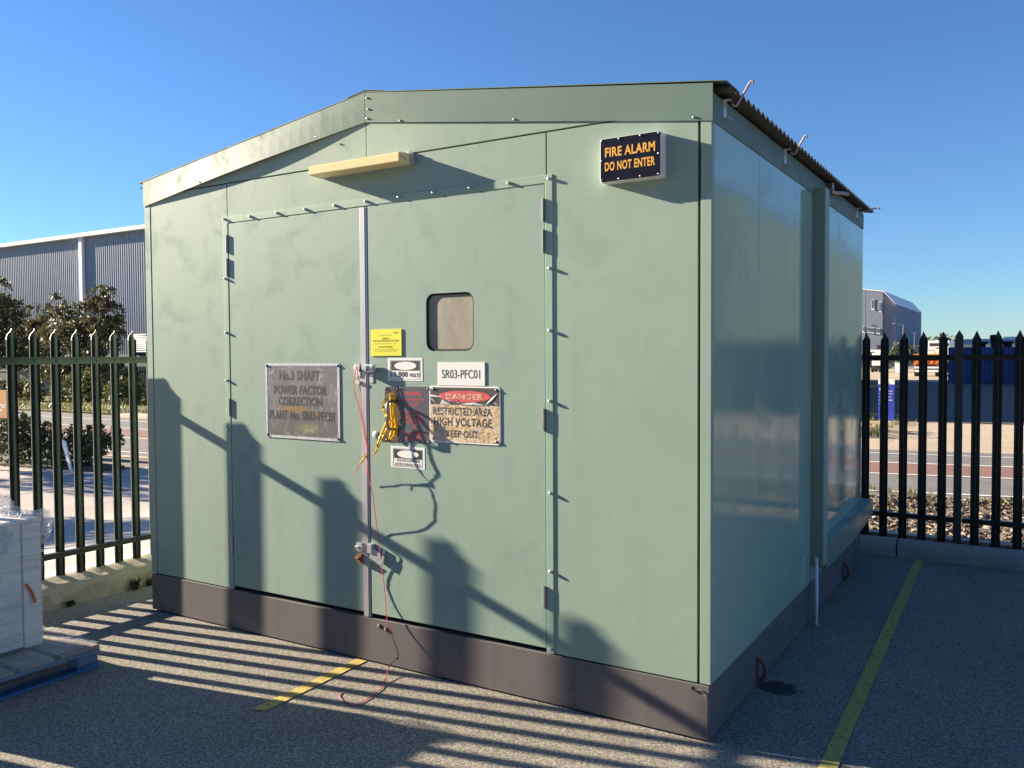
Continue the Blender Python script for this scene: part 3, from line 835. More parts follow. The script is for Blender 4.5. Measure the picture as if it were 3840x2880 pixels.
# ================================================================== THINGS ON THE FRONT WALL
def sign(name, x0, x1, z0, z1, th, mat, label, cat, lean=0.0, corner=.0, base=DY, bev=.0008):
    root = empty(name, ((x0 + x1) / 2, base, (z0 + z1) / 2), label, cat)
    poly = rrect(x0, x1, z0, z1, corner, 4) if corner else rect(x0, x1, z0, z1)
    if lean: poly = [(x, z + lean * (x - x0) / (x1 - x0)) for x, z in poly]
    b = MB().prism(poly, base - th, base - .0002).build('plate', mat, root, bevel=bev)
    return root, b, base - th
def letter(root, y, mat, lines, name='lettering'):
    for (s, x0, x1, z0, z1, bold, lean) in lines:
        mb = MB(); text_into(mb, s, x0, x1, z0, z1, y - .0006, bold, 0, lean); mb.build(name, mat, root)

# fire alarm box
root = empty('fire_alarm_sign', (-.333, 0, 2.43), 'black fire alarm light box with amber lettering and white sides, high right of the doors', 'sign')
mb = MB(); mb.prism(rrect(-.470, -.196, 2.342, 2.527, .008, 3), -.058, -.0002); mb.build('case', M['white'], root, bevel=.002)
mb = MB(); mb.prism(rrect(-.4675, -.1985, 2.3445, 2.5245, .007, 3), -.0605, -.0582); mb.build('face_panel', M['signblack'], root)
letter(root, -.0605, M['amber'], [('FIRE ALARM', -.446, -.220, 2.447, 2.487, .03, 0), ('DO NOT ENTER', -.447, -.220, 2.388, 2.426, .03, 0)])
dots([(x, z, -.0605) for x, z in [(-.462, 2.518), (-.382, 2.518), (-.285, 2.518), (-.205, 2.518), (-.462, 2.434), (-.205, 2.434), (-.462, 2.351), (-.382, 2.351), (-.285, 2.351), (-.205, 2.351)]], root, M['zinc'], [(0, .0042), (.003, .0042), (.005, .002)], 'dome_screw', 8)
# long light fitting over the doors
root = empty('light_fitting', (-1.82, 0, 2.58), 'long yellowed box light fitting mounted above the double doors', 'light fitting')
mb = MB(); mb.prism(rect(-2.128, -1.512, 2.553, 2.612), -.022, -.0002); mb.box(-1.545, -1.530, -.016, -.002, 2.612, 2.622); mb.build('lamp_base', M['lamp2'], root, bevel=.002)
mb = MB()
mb.add([(-2.136, -.022, 2.553), (-1.523, -.022, 2.553), (-1.523, -.022, 2.611), (-2.136, -.022, 2.611), (-2.134, -.100, 2.557), (-1.530, -.100, 2.557), (-1.530, -.100, 2.603), (-2.134, -.100, 2.603)],
       [(0, 3, 2, 1), (4, 5, 6, 7), (0, 1, 5, 4), (3, 7, 6, 2), (0, 4, 7, 3), (1, 2, 6, 5)])
mb.build('diffuser', M['lamp'], root, bevel=.004)
mb = MB(); mb.prism([(-.055, 2.571), (-.050, 2.583), (-.088, 2.588), (-.090, 2.584), (-.060, 2.577)], -1.5305, -1.5235, axis='x'); mb.build('end_clip', M['lamp2'], root)

# yellow fire suppression sign
root, b, y = sign('warning_sign', -1.803, -1.601, 1.608, 1.744, .0048, M['yellow'], 'yellow FM200 fire suppression sign beside the meeting strip of the doors', 'sign', lean=.001)
letter(root, y, M['yprint'], [('famil', -1.652, -1.622, 1.722, 1.733, .02, 0), ('THIS AREA IS FITTED WITH A', -1.751, -1.659, 1.7115, 1.7155, .0, 0), ('FM200', -1.725, -1.685, 1.694, 1.702, .02, 0), ('FIRE SUPPRESSION SYSTEM', -1.787, -1.622, 1.6815, 1.6905, .015, 0),
      ('EVACUATE AREA ON SOUNDING OF ALARM', -1.776, -1.633, 1.669, 1.673, 0, 0), ('DO NOT ENTER', -1.750, -1.660, 1.650, 1.659, .02, 0), ('AFTER EXTINGUISHING AGENT DISCHARGE UNTIL', -1.785, -1.622, 1.6385, 1.6425, 0, 0), ('AREA HAS BEEN THOROUGHLY VENTILATED', -1.774, -1.634, 1.631, 1.635, 0, 0)])
# two small white voltage / isolate signs
def oval(cx, cz, rx, rz, n=28): return [(cx + rx * math.cos(2 * math.pi * i / n), cz + rz * math.sin(2 * math.pi * i / n)) for i in range(n)]
def volt_sign(x0, x1, z0, z1, label, lines):
    root, b, y = sign('voltage_sign', x0, x1, z0, z1, .0012, M['white'], label, 'sign')
    w, hgt = x1 - x0, z1 - z0; zt = z0 + hgt * .45
    mb = MB()
    mb.prism(rect(x0 + w * .07, x1 - w * .07, z0 + hgt * .07, z1 - hgt * .10), y - .0005, y, holes=[rect(x0 + w * .077, x1 - w * .077, z0 + hgt * .082, z1 - hgt * .112)])
    mb.prism(rect(x0 + w * .095, x1 - w * .095, zt, z1 - hgt * .135), y - .0006, y, holes=[oval((x0 + x1) / 2, (zt + z1 - hgt * .135) / 2, w * .325, (z1 - hgt * .135 - zt) * .45)])
    mb.build('border', M['black'], root)
    letter(root, y, M['black'], lines)
volt_sign(-1.694, -1.472, 1.483, 1.598, 'white 11,000 volts sign with an empty oval, below the yellow sign', [('11,000', -1.672, -1.566, 1.497, 1.529, .035, 0), ('VOLTS', -1.555, -1.488, 1.501, 1.521, .03, 0)])
volt_sign(-1.681, -1.463, 1.039, 1.149, 'white isolate elsewhere sign with an empty oval, lowest sign on the doors', [('ISOLATE ELSEWHERE', -1.641, -1.494, 1.0715, 1.086, .014, 0), ('BEFORE OPENING DOOR.', -1.652, -1.486, 1.0505, 1.065, .014, 0)])
# plant number label
root, b, y = sign('plant_sign', -1.377, -1.100, 1.463, 1.576, .004, M['white'], 'plain white plant number sign SR03-PFC01 under the door window', 'sign')
letter(root, y, M['black'], [('SR03-PFC01', -1.352, -1.128, 1.498, 1.540, .0, 0)])
# plant plate on the left leaf
root, b, y = sign('plant_plate', -2.585, -2.024, 1.153, 1.571, .003, M['plate'], 'large cracked grey plate reading No.3 SHAFT on the left door', 'sign', corner=.008, bev=.001)
letter(root, y, M['black'], [('No.3 SHAFT', -2.475, -2.167, 1.476, 1.531, .042, 0), ('POWER FACTOR', -2.517, -2.117, 1.397, 1.449, .042, 0), ('CORRECTION', -2.483, -2.153, 1.335, 1.387, .042, 0), ('PLANT No. SR03-PFC01', -2.557, -2.062, 1.258, 1.310, .028, 0)])
screws4(-2.572, -2.036, 1.166, 1.558, root, y, M['sw_dark'], .008)
mb = MB(); mb.prism(rrect(-2.585, -2.024, 1.153, 1.571, .008, 4), y - .0008, y, holes=[rrect(-2.570, -2.040, 1.168, 1.557, .008, 4)]); mb.build('plate_rim', M['zinc'], root)
# danger sign, peeled
root, b, y = sign('danger_sign', -1.430, -1.015, 1.183, 1.460, .0038, M['white'], 'peeling danger high voltage sign with red oval beside the handle plate', 'sign', corner=.018)
mb = MB(); mb.prism(rrect(-1.424, -1.021, 1.190, 1.454, .014, 4), y - .0004, y); mb.build('backing', M['danger'], root)
mb = MB(); mb.prism([(-1.423, 1.370), (-1.022, 1.370), (-1.022, 1.442), (-1.034, 1.453), (-1.411, 1.453), (-1.423, 1.442)], y - .0009, y - .0005); mb.build('header_band', M['dangerblk'], root)
mb = MB(); mb.prism(oval(-1.220, 1.411, .152, .028), y - .0016, y - .001); ov = mb.build('oval', M['dangerred'], root)
letter(root, y - .0012, M['danger'], [('DANGER', -1.328, -1.112, 1.397, 1.424, .02, 0)], 'headline')
letter(root, y - .0001, M['sw_dark'], [('RESTRICTED AREA', -1.405, -1.062, 1.318, 1.356, .022, 0), ('HIGH VOLTAGE', -1.402, -1.062, 1.265, 1.307, .026, 0), ('KEEP OUT', -1.328, -1.140, 1.211, 1.246, .03, 0)])
mb = MB(); rg = random.Random(3)
for k in range(120):
    x = rg.uniform(-1.415, -1.03); z = rg.uniform(1.20, 1.37) if k % 6 else rg.uniform(1.37, 1.395)
    a = rg.uniform(0, math.pi); ln = rg.uniform(.004, .013); w = ln * rg.uniform(.15, .4); lift = rg.uniform(.0008, .003)
    ux, uz = math.cos(a) * ln, math.sin(a) * ln; px, pz = -math.sin(a) * w, math.cos(a) * w
    yb = y - .0012
    mb.add([(x - ux, yb, z - uz), (x + px, yb - lift, z + pz), (x + ux, yb - lift * .3, z + uz), (x - px * .4, yb, z - pz * .4)], [(0, 1, 2), (0, 2, 3)])
for pts in ([(-1.424, 1.418), (-1.34, 1.405), (-1.424, 1.408)], [(-1.424, 1.400), (-1.385, 1.372), (-1.41, 1.395)], [(-1.365, 1.372), (-1.35, 1.394), (-1.30, 1.372)], [(-1.25, 1.374), (-1.16, 1.384), (-1.10, 1.370), (-1.18, 1.372)], [(-1.10, 1.370), (-1.058, 1.398), (-1.028, 1.430), (-1.040, 1.432), (-1.065, 1.405)]):
    mb.add([(x, y - .0018 - .002 * (i % 2), z) for i, (x, z) in enumerate(pts)], [tuple(range(len(pts)))])
fl = mb.build('peeled_flakes', M['flake'], root); fl['kind'] = 'stuff'
screws4(-1.405, -1.037, 1.200, 1.445, root, y, M['steel'], .007)
# warning plate, red on grey
root, b, y = sign('warning_plate', -1.6190, -1.4320, 1.172, 1.454, .0022, M['warn'], 'grey warning plate with red lettering between door handle and danger sign', 'sign')
letter(root, y, M['red'], [('WARNING', -1.579, -1.481, 1.407, 1.431, .03, 0), ('DO NOT ENTER UNTIL', -1.592, -1.461, 1.380, 1.395, .02, 0), ('ISOLATED', -1.557, -1.498, 1.356, 1.371, .02, 0), ('ISOLATE AT PFCU', -1.580, -1.472, 1.311, 1.327, .02, 0), ('CIRCUIT BREAKER', -1.582, -1.472, 1.289, 1.304, .02, 0), ('IN SWITCHROOM', -1.577, -1.474, 1.267, 1.282, .02, 0), ('AND', -1.538, -1.512, 1.244, 1.259, .02, 0), ('WAIT FIVE MINUTES', -1.586, -1.464, 1.210, 1.225, .02, 0), ('BEFORE ENTERING', -1.580, -1.468, 1.188, 1.203, .02, 0)])
screws4(-1.611, -1.440, 1.180, 1.446, root, y, M['zinc'], .004)

# red cord hanging from the upper latch to the ground
def unp(xa, za, D):
    """a point standing D in front of the wall, seen at (xa, za) on it from the photographer's place"""
    t = D / 3.384
    return (xa + (1.118 - xa) * t, -D, za + (1.611 - za) * t)
def smooth_path(pts, sub=4):
    P = [Vector(p) for p in pts]; out = []
    for i in range(len(P) - 1):
        p0, p1, p2, p3 = P[max(0, i - 1)], P[i], P[i + 1], P[min(len(P) - 1, i + 2)]
        for k in range(sub):
            t = k / sub
            out.append(.5 * ((2 * p1) + (p2 - p0) * t + (2 * p0 - 5 * p1 + 4 * p2 - p3) * t * t + (3 * p1 - p0 - 3 * p2 + p3) * t ** 3))
    out.append(P[-1]); return out
cord = empty('red_cord', (-1.70, -.3, 0), 'thin red cord hanging from the upper latch to the asphalt', 'cord')
A_ = [unp(*q) for q in [(-1.908, 1.552, .052), (-1.920, 1.525, .055), (-1.931, 1.490, .060), (-1.9285, 1.440, .065), (-1.918, 1.395, .068), (-1.903, 1.365, .070), (-1.888, 1.318, .072), (-1.876, 1.280, .073), (-1.868, 1.245, .0735), (-1.860, 1.200, .0745), (-1.850, 1.160, .078), (-1.842, 1.128, .075), (-1.840, 1.098, .071)]]
B_ = [unp(*q) for q in [(-1.906, 1.553, .050), (-1.903, 1.515, .048), (-1.892, 1.475, .050), (-1.884, 1.430, .058), (-1.880, 1.385, .066), (-1.881, 1.345, .070), (-1.874, 1.300, .0725), (-1.862, 1.255, .0735), (-1.853, 1.205, .075), (-1.843, 1.155, .079), (-1.837, 1.120, .074), (-1.8415, 1.075, .068), (-1.838, 1.040, .071), (-1.836, .990, .074), (-1.822, .930, .071), (-1.808, .890, .068), (-1.797, .812, .053), (-1.786, .745, .030), (-1.777, .690, .013), (-1.768, .640, .014), (-1.763, .598, .026), (-1.752, .512, .014), (-1.745, .460, .009), (-1.737, .410, .007), (-1.730, .345, .012), (-1.726, .280, .022), (-1.714, .226, .030), (-1.694, .180, .038), (-1.676, .138, .048), (-1.655, .095, .055), (-1.650, .060, .060)]]
end = [(-1.640, -.080, .040), (-1.615, -.130, .020), (-1.575, -.200, .008), (-1.548, -.250, .005), (-1.532, -.310, .004), (-1.520, -.360, .004), (-1.515, -.420, .004), (-1.520, -.465, .004), (-1.545, -.475, .004), (-1.590, -.466, .004), (-1.640, -.440, .004), (-1.668, -.415, .004), (-1.683, -.390, .006)]
C_ = [unp(*q) for q in [(-1.842, 1.088, .072), (-1.862, 1.070, .066), (-1.882, 1.050, .058), (-1.902, 1.032, .050), (-1.915, 1.010, .044), (-1.933, .994, .038), (-1.950, .980, .034)]]
wob = lambda P, a, s: [p + Vector((mnoise.noise(Vector((i * .55, s, 0))) * a, mnoise.noise(Vector((i * .55, s, 7))) * a, 0)) for i, p in enumerate(P)]
for P, rr in ((wob(smooth_path(A_), .0016, 1), .0021), (wob(smooth_path(B_ + end), .0016, 2), .0023), (smooth_path(C_), .0021)):
    MB().tube(P, rr, 5).build('cord_strand', M['redcord'], cord, smooth=True)
kn = unp(-1.651, .052, .062); MB().tube([Vector(kn) + Vector((0, 0, .006)), kn, Vector(kn) - Vector((0, 0, .006))], [.003, .0055, .003], 6).build('knot', M['redcord'], cord)
# yellow tape tied round the handle and knotted to the cord
tape = empty('yellow_tape', (-1.75, -.05, 1.2), 'yellow warning tape knotted round the door handle and tied to the red cord', 'tape')
def ribbon(pts, widths, axis, thick=.0006, amp=.004, seed=0):
    mb = MB(); P = smooth_path(pts, 5); n = len(P); vv = []
    for i, p in enumerate(P):
        t = i / (n - 1); k = t * (len(widths) - 1); a = int(min(k, len(widths) - 2)); w = widths[a] + (widths[a + 1] - widths[a]) * (k - a)
        for j in range(5):
            s = (j / 4 - .5) * w
            q = p + Vector(axis) * s + Vector((0, -1, 0)) * (amp * mnoise.noise(Vector((i * .5, j * 1.3, seed))) + amp * .7 * (j % 2))
            vv.append(q)
    mb.add(vv, [(i * 5 + j, i * 5 + j + 1, (i + 1) * 5 + j + 1, (i + 1) * 5 + j) for i in range(n - 1) for j in range(4)])
    return mb
r1 = ribbon([unp(-1.845, 1.090, .072), unp(-1.815, 1.090, .062), unp(-1.795, 1.098, .054), unp(-1.780, 1.115, .048), unp(-1.765, 1.150, .042), unp(-1.742, 1.195, .036), unp(-1.715, 1.240, .032), unp(-1.692, 1.280, .034), unp(-1.700, 1.302, .050)], [.004, .004, .006, .013, .022, .032, .040, .036, .012], (.9, 0, -.35), amp=.0035, seed=2)
r1.build('tape_tail', M['wtape'], tape)
r2 = ribbon([unp(-1.712, 1.304, .060), unp(-1.728, 1.330, .052), unp(-1.730, 1.360, .044), unp(-1.716, 1.390, .030), unp(-1.695, 1.412, .016), unp(-1.660, 1.416, .008)], [.008, .018, .024, .026, .022, .016], (.75, 0, .55), amp=.004, seed=5)
r2.build('tape_loop', M['wtape'], tape)
r3 = ribbon([unp(-1.672, 1.405, .012), unp(-1.672, 1.36, .014), unp(-1.672, 1.32, .016), unp(-1.664, 1.285, .014), unp(-1.660, 1.25, .012), unp(-1.672, 1.205, .014), unp(-1.690, 1.180, .020)], [.040, .034, .026, .036, .048, .042, .018], (1, 0, 0), amp=.004, seed=8)
r3.build('tape_loop', M['wtape'], tape)
mb = MB(); mb.tube([unp(-1.718, 1.300, .062), unp(-1.703, 1.304, .070), unp(-1.690, 1.298, .060)], [.005, .008, .004], 6); mb.build('tape_knot', M['tape'], tape)
mb = MB(); mb.tube(smooth_path([unp(-1.845, 1.092, .074), unp(-1.868, 1.096, .076), unp(-1.872, 1.086, .078), unp(-1.862, 1.074, .076)]), .0022, 5); mb.build('tape_knot', M['tape'], tape)
mb = MB(); mb.tube(smooth_path([unp(-1.852, 1.084, .072), unp(-1.872, 1.066, .066), unp(-1.892, 1.048, .058)]), [.004] * 5 + [.003] * 4, 6); mb.build('tape_knot', M['tape'], tape)
mb = MB(); mb.tube(smooth_path([unp(-1.890, 1.050, .058), unp(-1.886, 1.036, .058), unp(-1.893, 1.022, .058)]), .0016, 4); mb.build('tape_end', M['tape'], tape)

# ================================================================== FENCES
def picket_mesh(z0, z1, name):
    """W-section pale, pointed; local frame: u along the fence, v away from the yard"""
    prof = [(-.031, .003), (-.0255, .0165), (-.0150, .0175), (-.0085, .001), (0, -.0005), (.0085, .001), (.0150, .0175), (.0255, .0165), (.031, .003)]
    k = len(prof); vs = []
    def zt(u): return z1 - abs(u) / .031 * .070
    for lay in (0, .0028):
        for u, v in prof: vs.append((u, v + lay, z0))
        for u, v in prof: vs.append((u, v + lay, zt(u) ))
    fs = []
    for j in range(k - 1):
        fs.append((j, j + 1, k + j + 1, k + j)); a = 2 * k; fs.append((a + j + 1, a + j, a + k + j, a + k + j + 1))
        fs.append((k + j, k + j + 1, a + k + j + 1, a + k + j))
    fs += [(0, k, 3 * k, 2 * k), (k - 1, 3 * k - 1, 4 * k - 1, 2 * k - 1)]
    me = bpy.data.meshes.new(name); me.from_pydata(vs, [], fs); me.materials.append(M['fence'])
    bm = bmesh.new(); bm.from_mesh(me); bmesh.ops.recalc_face_normals(bm, faces=bm.faces); bm.to_mesh(me); bm.free()
    return me
pm = picket_mesh(.135, 1.797, 'picket')
pm2 = picket_mesh(.06, 1.778, 'picket')
# left fence, parallel to the shed's side, along the kerb
FXL = -4.360
fenceL = empty('palisade_fence', (FXL, -1.4, .15), 'dark green palisade fence along the rough kerb left of the shed', 'fence')
first = None
for k in range(-45, 32):
    y = -.452 + .1413 * k
    if first is None: o = bpy.data.objects.new('picket', pm); first = o
    else: o = first.copy()
    col.objects.link(o); o.parent = fenceL
    o.location = (-.0055 - random.uniform(0, .001), y + random.uniform(-.002, .002) - (-1.4), random.uniform(-.003, .003) - .15)
    o.rotation_euler = (random.uniform(-.002, .002), 0, R(90) + random.uniform(-.03, .03))
def rail(parent, axis, c, a0, a1, ztop, bolts):
    mb = MB()
    if axis == 'y':
        mb.box(c - .005, c, a0, a1, ztop - .046, ztop); mb.box(c, c + .038, a0, a1, ztop - .005, ztop)
        for b in bolts: mb.cyl((c, b, ztop - .024), (1, 0, 0), .0075, .006, 7)
    else:
        mb.box(a0, a1, c, c + .005, ztop - .046, ztop); mb.box(a0, a1, c - .038, c, ztop - .005, ztop)
        for b in bolts: mb.cyl((b, c, ztop - .024), (0, -1, 0), .0075, .006, 7)
    mb.build('rail', M['fence'], parent)
bl = [-.452 + .1413 * k for k in range(-45, 32)]
rail(fenceL, 'y', FXL, -7.0, 4.05, 1.612, bl); rail(fenceL, 'y', FXL, -7.0, 4.05, .328, bl)
# back fence
FYB = 4.078
fenceB = empty('palisade_fence', (0, FYB, .05), 'dark palisade fence behind the shed above a clean kerb and bark mulch', 'fence')
first = None; bx = []
for k in range(-30, 46):
    x = .0925 + .1418 * k
    if k == 4: x += .0
    if abs(x - .630) < .068: continue
    if x > .63: x = .7475 + .1420 * (k - 5)
    bx.append(x)
    if first is None: o = bpy.data.objects.new('picket', pm2); first = o
    else: o = first.copy()
    col.objects.link(o); o.parent = fenceB
    o.location = (x + random.uniform(-.002, .002), .0055, random.uniform(-.003, .003) - .05); o.rotation_euler = (0, 0, random.uniform(-.03, .03))
for a, b in ((-4.3, .600), (.660, 6.6)):
    rail(fenceB, 'x', FYB, a, b, 1.592, [x for x in bx if a < x < b]); rail(fenceB, 'x', FYB, a, b, .322, [x for x in bx if a < x < b])
mb = MB(); mb.prism([(.6015, .05), (.6585, .05), (.6585, 1.735), (.630, 1.783), (.6015, 1.735)], FYB - .042, FYB - .034); mb.box(.627, .633, FYB - .034, FYB + .03, .05, 1.73)
mb.build('fence_post', M['fencegrey'], fenceB)

# ================================================================== PALLET WITH WRAPPED LOAD
pal = empty('pallet', (-3.5, -1.35, 0), 'blue pallet wrapped in clear stretch film standing at the left edge', 'pallet')
PX0, PX1, PY0, PY1 = -4.06, -2.99, -1.98, -.782
for i in range(6):
    y0 = PY0 + .006 + i * (PY1 - PY0 - .012) / 6
    mb = MB(); mb.box(PX0, PX1, y0, y0 + .165 if i < 5 else PY1, .106, .125); mb.build('deck_board', M['pwood'], pal, bevel=.002)
for i in range(3):
    x0 = PX0 + i * ((PX1 - PX0) - .10) / 2
    mb = MB(); mb.box(x0, x0 + .10, PY0, PY1, .086, .1055); mb.build('stringer_board', M['pblue'], pal, bevel=.002)
    for j in range(3):
        mb = MB(); y0 = PY0 + .01 + j * ((PY1 - PY0) - .13) / 2; mb.box(x0 + .003, x0 + .097, y0, y0 + .11, .0185, .0855); mb.build('block', M['pblue'], pal)
    mb = MB(); mb.box(x0, x0 + .10, PY0, PY1 - (.0 if i else 0), .002, .018); mb.build('bottom_board', M['pblue'], pal)
def wavy_side(mb, pts, zs, amp, seed):
    """a film skin: rings of points at the given heights, rippled"""
    n = len(pts); vv = []
    for iz, (z, sc) in enumerate(zs):
        for i, (x, y, nx_, ny_) in enumerate(pts):
            d = amp * mnoise.fractal(Vector((i * .35, z * 26, seed)), .9, 2.0, 3) + sc
            vv.append((x + nx_ * d, y + ny_ * d, z))
    mb.add(vv, [(k * n + i, k * n + (i + 1) % n, (k + 1) * n + (i + 1) % n, (k + 1) * n + i) for k in range(len(zs) - 1) for i in range(n)])
def ring(x0, x1, y0, y1, per=14):
    P = []
    for i in range(per): P.append((x0 + (x1 - x0) * i / per, y0, 0, -1))
    for i in range(per): P.append((x1, y0 + (y1 - y0) * i / per, 1, 0))
    for i in range(per): P.append((x1 - (x1 - x0) * i / per, y1, 0, 1))
    for i in range(per): P.append((x0, y1 - (y1 - y0) * i / per, -1, 0))
    return P
mb = MB(); wavy_side(mb, ring(PX0, PX1, PY0, PY1), [(.045, .004), (.06, .005), (.075, .005), (.09, .006), (.105, .006), (.12, .005), (.130, .001)], .006, 3)
f_ = mb.build('stretch_film', M['film'], pal, smooth=True)
# top skin between deck and load
mb = MB(); n = 26; vv = []
for j in range(n + 1):
    for i in range(n + 1):
        x = PX0 + (PX1 - PX0) * i / n; y = PY0 + (PY1 - PY0) * j / n
        z = .131 + .010 * abs(mnoise.fractal(Vector((x * 8, y * 8, 2)), .8, 2.1, 3)); 
        if x > -3.22 and y > -.97: z += .004
        vv.append((x, y, z))
mb.add(vv, [(j * (n + 1) + i, j * (n + 1) + i + 1, (j + 1) * (n + 1) + i + 1, (j + 1) * (n + 1) + i) for j in range(n) for i in range(n)])
mb.build('stretch_film', M['bag'], pal, smooth=True)
load = empty('wrapped_carton', (-3.45, -1.35, .13), 'tall white plastic wrapped load with red tape standing on the pallet', 'carton')
LX0, LX1, LY0, LY1 = -3.66, -3.205, -1.70, -.952
mb = MB(); mb.box(LX0, LX1, LY0, LY1, .150, .775); mb.box(LX0 + .03, LX1 - .004, LY1 - .09, LY1 - .002, .138, .150); 
bx_ = mb.build('carton', M['pbox'], load, bevel=.008)
mb = MB(); mb.box(LX0 - .006, LX1 + .006, LY0 - .006, LY1 + .004, .7755, .797); mb.build('lid', M['pbox'], load, bevel=.006)
mb = MB(); mb.box(LX1 + .0005, LX1 + .0025, -1.055, -1.047, .16, .775); mb.build('corner_seam', M['label'], load)
# bulged wrap round the lower half
mb = MB()
vv = []; nn = 18; zz = [.165, .20, .26, .32, .38, .43, .455]
for z in zz:
    for i in range(nn + 1):
        y = LY0 - .004 + (-1.062 - LY0) * i / nn
        e = math.sin(math.pi * (i / nn) ** .8) ** .7 * .035 * (1 if z < .44 else .35)
        vv.append((LX1 + .006 + e + .003 * mnoise.noise(Vector((i * .6, z * 30, 1))), y, z))
mb.add(vv, [(k * (nn + 1) + i, k * (nn + 1) + i + 1, (k + 1) * (nn + 1) + i + 1, (k + 1) * (nn + 1) + i) for k in range(len(zz) - 1) for i in range(nn)])
mb.build('lower_wrap', M['film'], load, smooth=True)
mb = MB(); wavy_side(mb, ring(LX0, LX1, LY0, LY1), [(.14, .008), (.22, .006), (.30, .005), (.38, .005), (.46, .004), (.54, .005), (.62, .004), (.70, .006), (.78, .008), (.805, .003)], .005, 9)
mb.build('stretch_film', M['film'], load, smooth=True)
mb = MB(); pts = [(LX1 + .012, LY0, .655), (LX1 + .014, -1.35, .642), (LX1 + .013, -1.06, .628), (LX1 + .012, LY1 + .004, .622), (LX1 - .1, LY1 + .010, .628)]
mb.tube(smooth_path(pts), .0035, 6); mb.build('strap', M['white_pvc'], load)
mb = MB(); pts = smooth_path([(LX1 + .0125, -1.040, .470), (LX1 + .0125, -1.022, .440), (LX1 + .0125, -1.006, .405), (LX1 + .0125, -.996, .365)], 4); n = len(pts); vv = []
for i, p in enumerate(pts):
    for k in (-1, 1): vv.append((p.x, p.y + k * .007, p.z + k * .002))
mb.add(vv, [(2 * i, 2 * i + 1, 2 * i + 3, 2 * i + 2) for i in range(n - 1)]); mb.build('red_tape', M['orangetape'], load)
mb = MB()
for (a, b, c, d) in ((-1.300, -1.165, .608, .614), (-1.300, -1.165, .488, .493), (-1.300, -1.294, .493, .608), (-1.171, -1.165, .493, .608), (-1.285, -1.25, .56, .60), (-1.235, -1.19, .555, .575), (-1.28, -1.22, .51, .535), (-1.21, -1.18, .50, .545)):
    mb.box(LX1 + .0125, LX1 + .0130, a, b, c, d)
mb.build('faint_label', M['label'], load)
# crumpled plastic on top and bulging at the far corner
mb = MB(); rg = random.Random(11)
def crumple(mb, c, rx, ry, rz, seed, nu=16, nv=9):
    vv = []
    for j in range(nv + 1):
        ph = math.pi * j / nv
        for i in range(nu):
            th = 2 * math.pi * i / nu
            d = Vector((math.cos(th) * math.sin(ph), math.sin(th) * math.sin(ph), math.cos(ph)))
            q = 1 + .42 * mnoise.fractal(d * 2.2 + Vector((seed, 0, 0)), .9, 2.1, 4)
            vv.append((c[0] + d.x * rx * q, c[1] + d.y * ry * q, c[2] + d.z * rz * q))
    mb.add(vv, [(j * nu + i, j * nu + (i + 1) % nu, (j + 1) * nu + (i + 1) % nu, (j + 1) * nu + i) for j in range(nv) for i in range(nu)])
crumple(mb, (-3.43, -1.01, .815), .13, .05, .035, 1); crumple(mb, (-3.42, -1.02, .85), .035, .045, .05, 4); crumple(mb, (-3.27, -.985, .80), .07, .05, .022, 2)
crumple(mb, (LX1 + .016, -1.16, .715), .012, .06, .075, 6); crumple(mb, (-3.265, -.925, .735), .060, .060, .085, 8)
mb.build('crumpled_plastic', M['bag'], load)

# ================================================================== VEGETATION
def leaf_cloud(vs, fs, c, rad, n, size, rg, flat=1.0):
    for _ in range(n):
        while True:
            d = Vector((rg.uniform(-1, 1), rg.uniform(-1, 1), rg.uniform(-1, 1)))
            if .15 < d.length < 1: break
        d = d.normalized() * (d.length ** .45)
        p = Vector(c) + Vector((d.x * rad[0], d.y * rad[1], d.z * rad[2] * flat))
        a = Vector((rg.gauss(0, 1), rg.gauss(0, 1), rg.gauss(0, .8))).normalized(); b = a.orthogonal().normalized()
        b = Matrix.Rotation(rg.uniform(0, 6.28), 3, a) @ b; s = size * rg.uniform(.5, 1.3)
        k = len(vs); e = a.cross(b)
        vs += [tuple(p - b * s), tuple(p + e * s * .38), tuple(p + b * s), tuple(p - e * s * .38)]
        fs.append((k, k + 1, k + 2, k + 3))
def tree(name, base, stems, clumps, n, size, label, mat, group=None, seed=1):
    rg = random.Random(seed); root = empty(name, base, label, 'tree', group)
    mb = MB()
    for path, r0, r1 in stems:
        P = smooth_path([Vector(base) + Vector(q) for q in path], 3); k = len(P)
        mb.tube(P, [r0 + (r1 - r0) * i / (k - 1) for i in range(k)], 7)
    mb.build('trunk', M['bark'], root, smooth=True)
    vs, fs = [], []
    tot = sum((r[0] * r[1] * r[2]) ** .8 for _, r in clumps)
    for c, r in clumps:
        cnt = int(n * (r[0] * r[1] * r[2]) ** .8 / tot)
        cc = Vector(base) + Vector(c)
        leaf_cloud(vs, fs, cc, (r[0] * 1.12, r[1] * 1.12, r[2] * 1.12), int(cnt * .30), size, rg)
        sub = max(4, int(cnt / 42)); per = max(5, int(cnt * .7 / sub))
        for _ in range(sub):
            d = Vector((rg.uniform(-1, 1), rg.uniform(-1, 1), rg.uniform(-1, 1)))
            q = cc + Vector((d.x * r[0] * .9, d.y * r[1] * .9, d.z * r[2] * .9)); f = rg.uniform(.14, .34)
            leaf_cloud(vs, fs, q, (r[0] * f, r[1] * f, r[2] * f), per, size, rg)
    raw('crown', vs, fs, mat, root)
    return root
GB = Z0
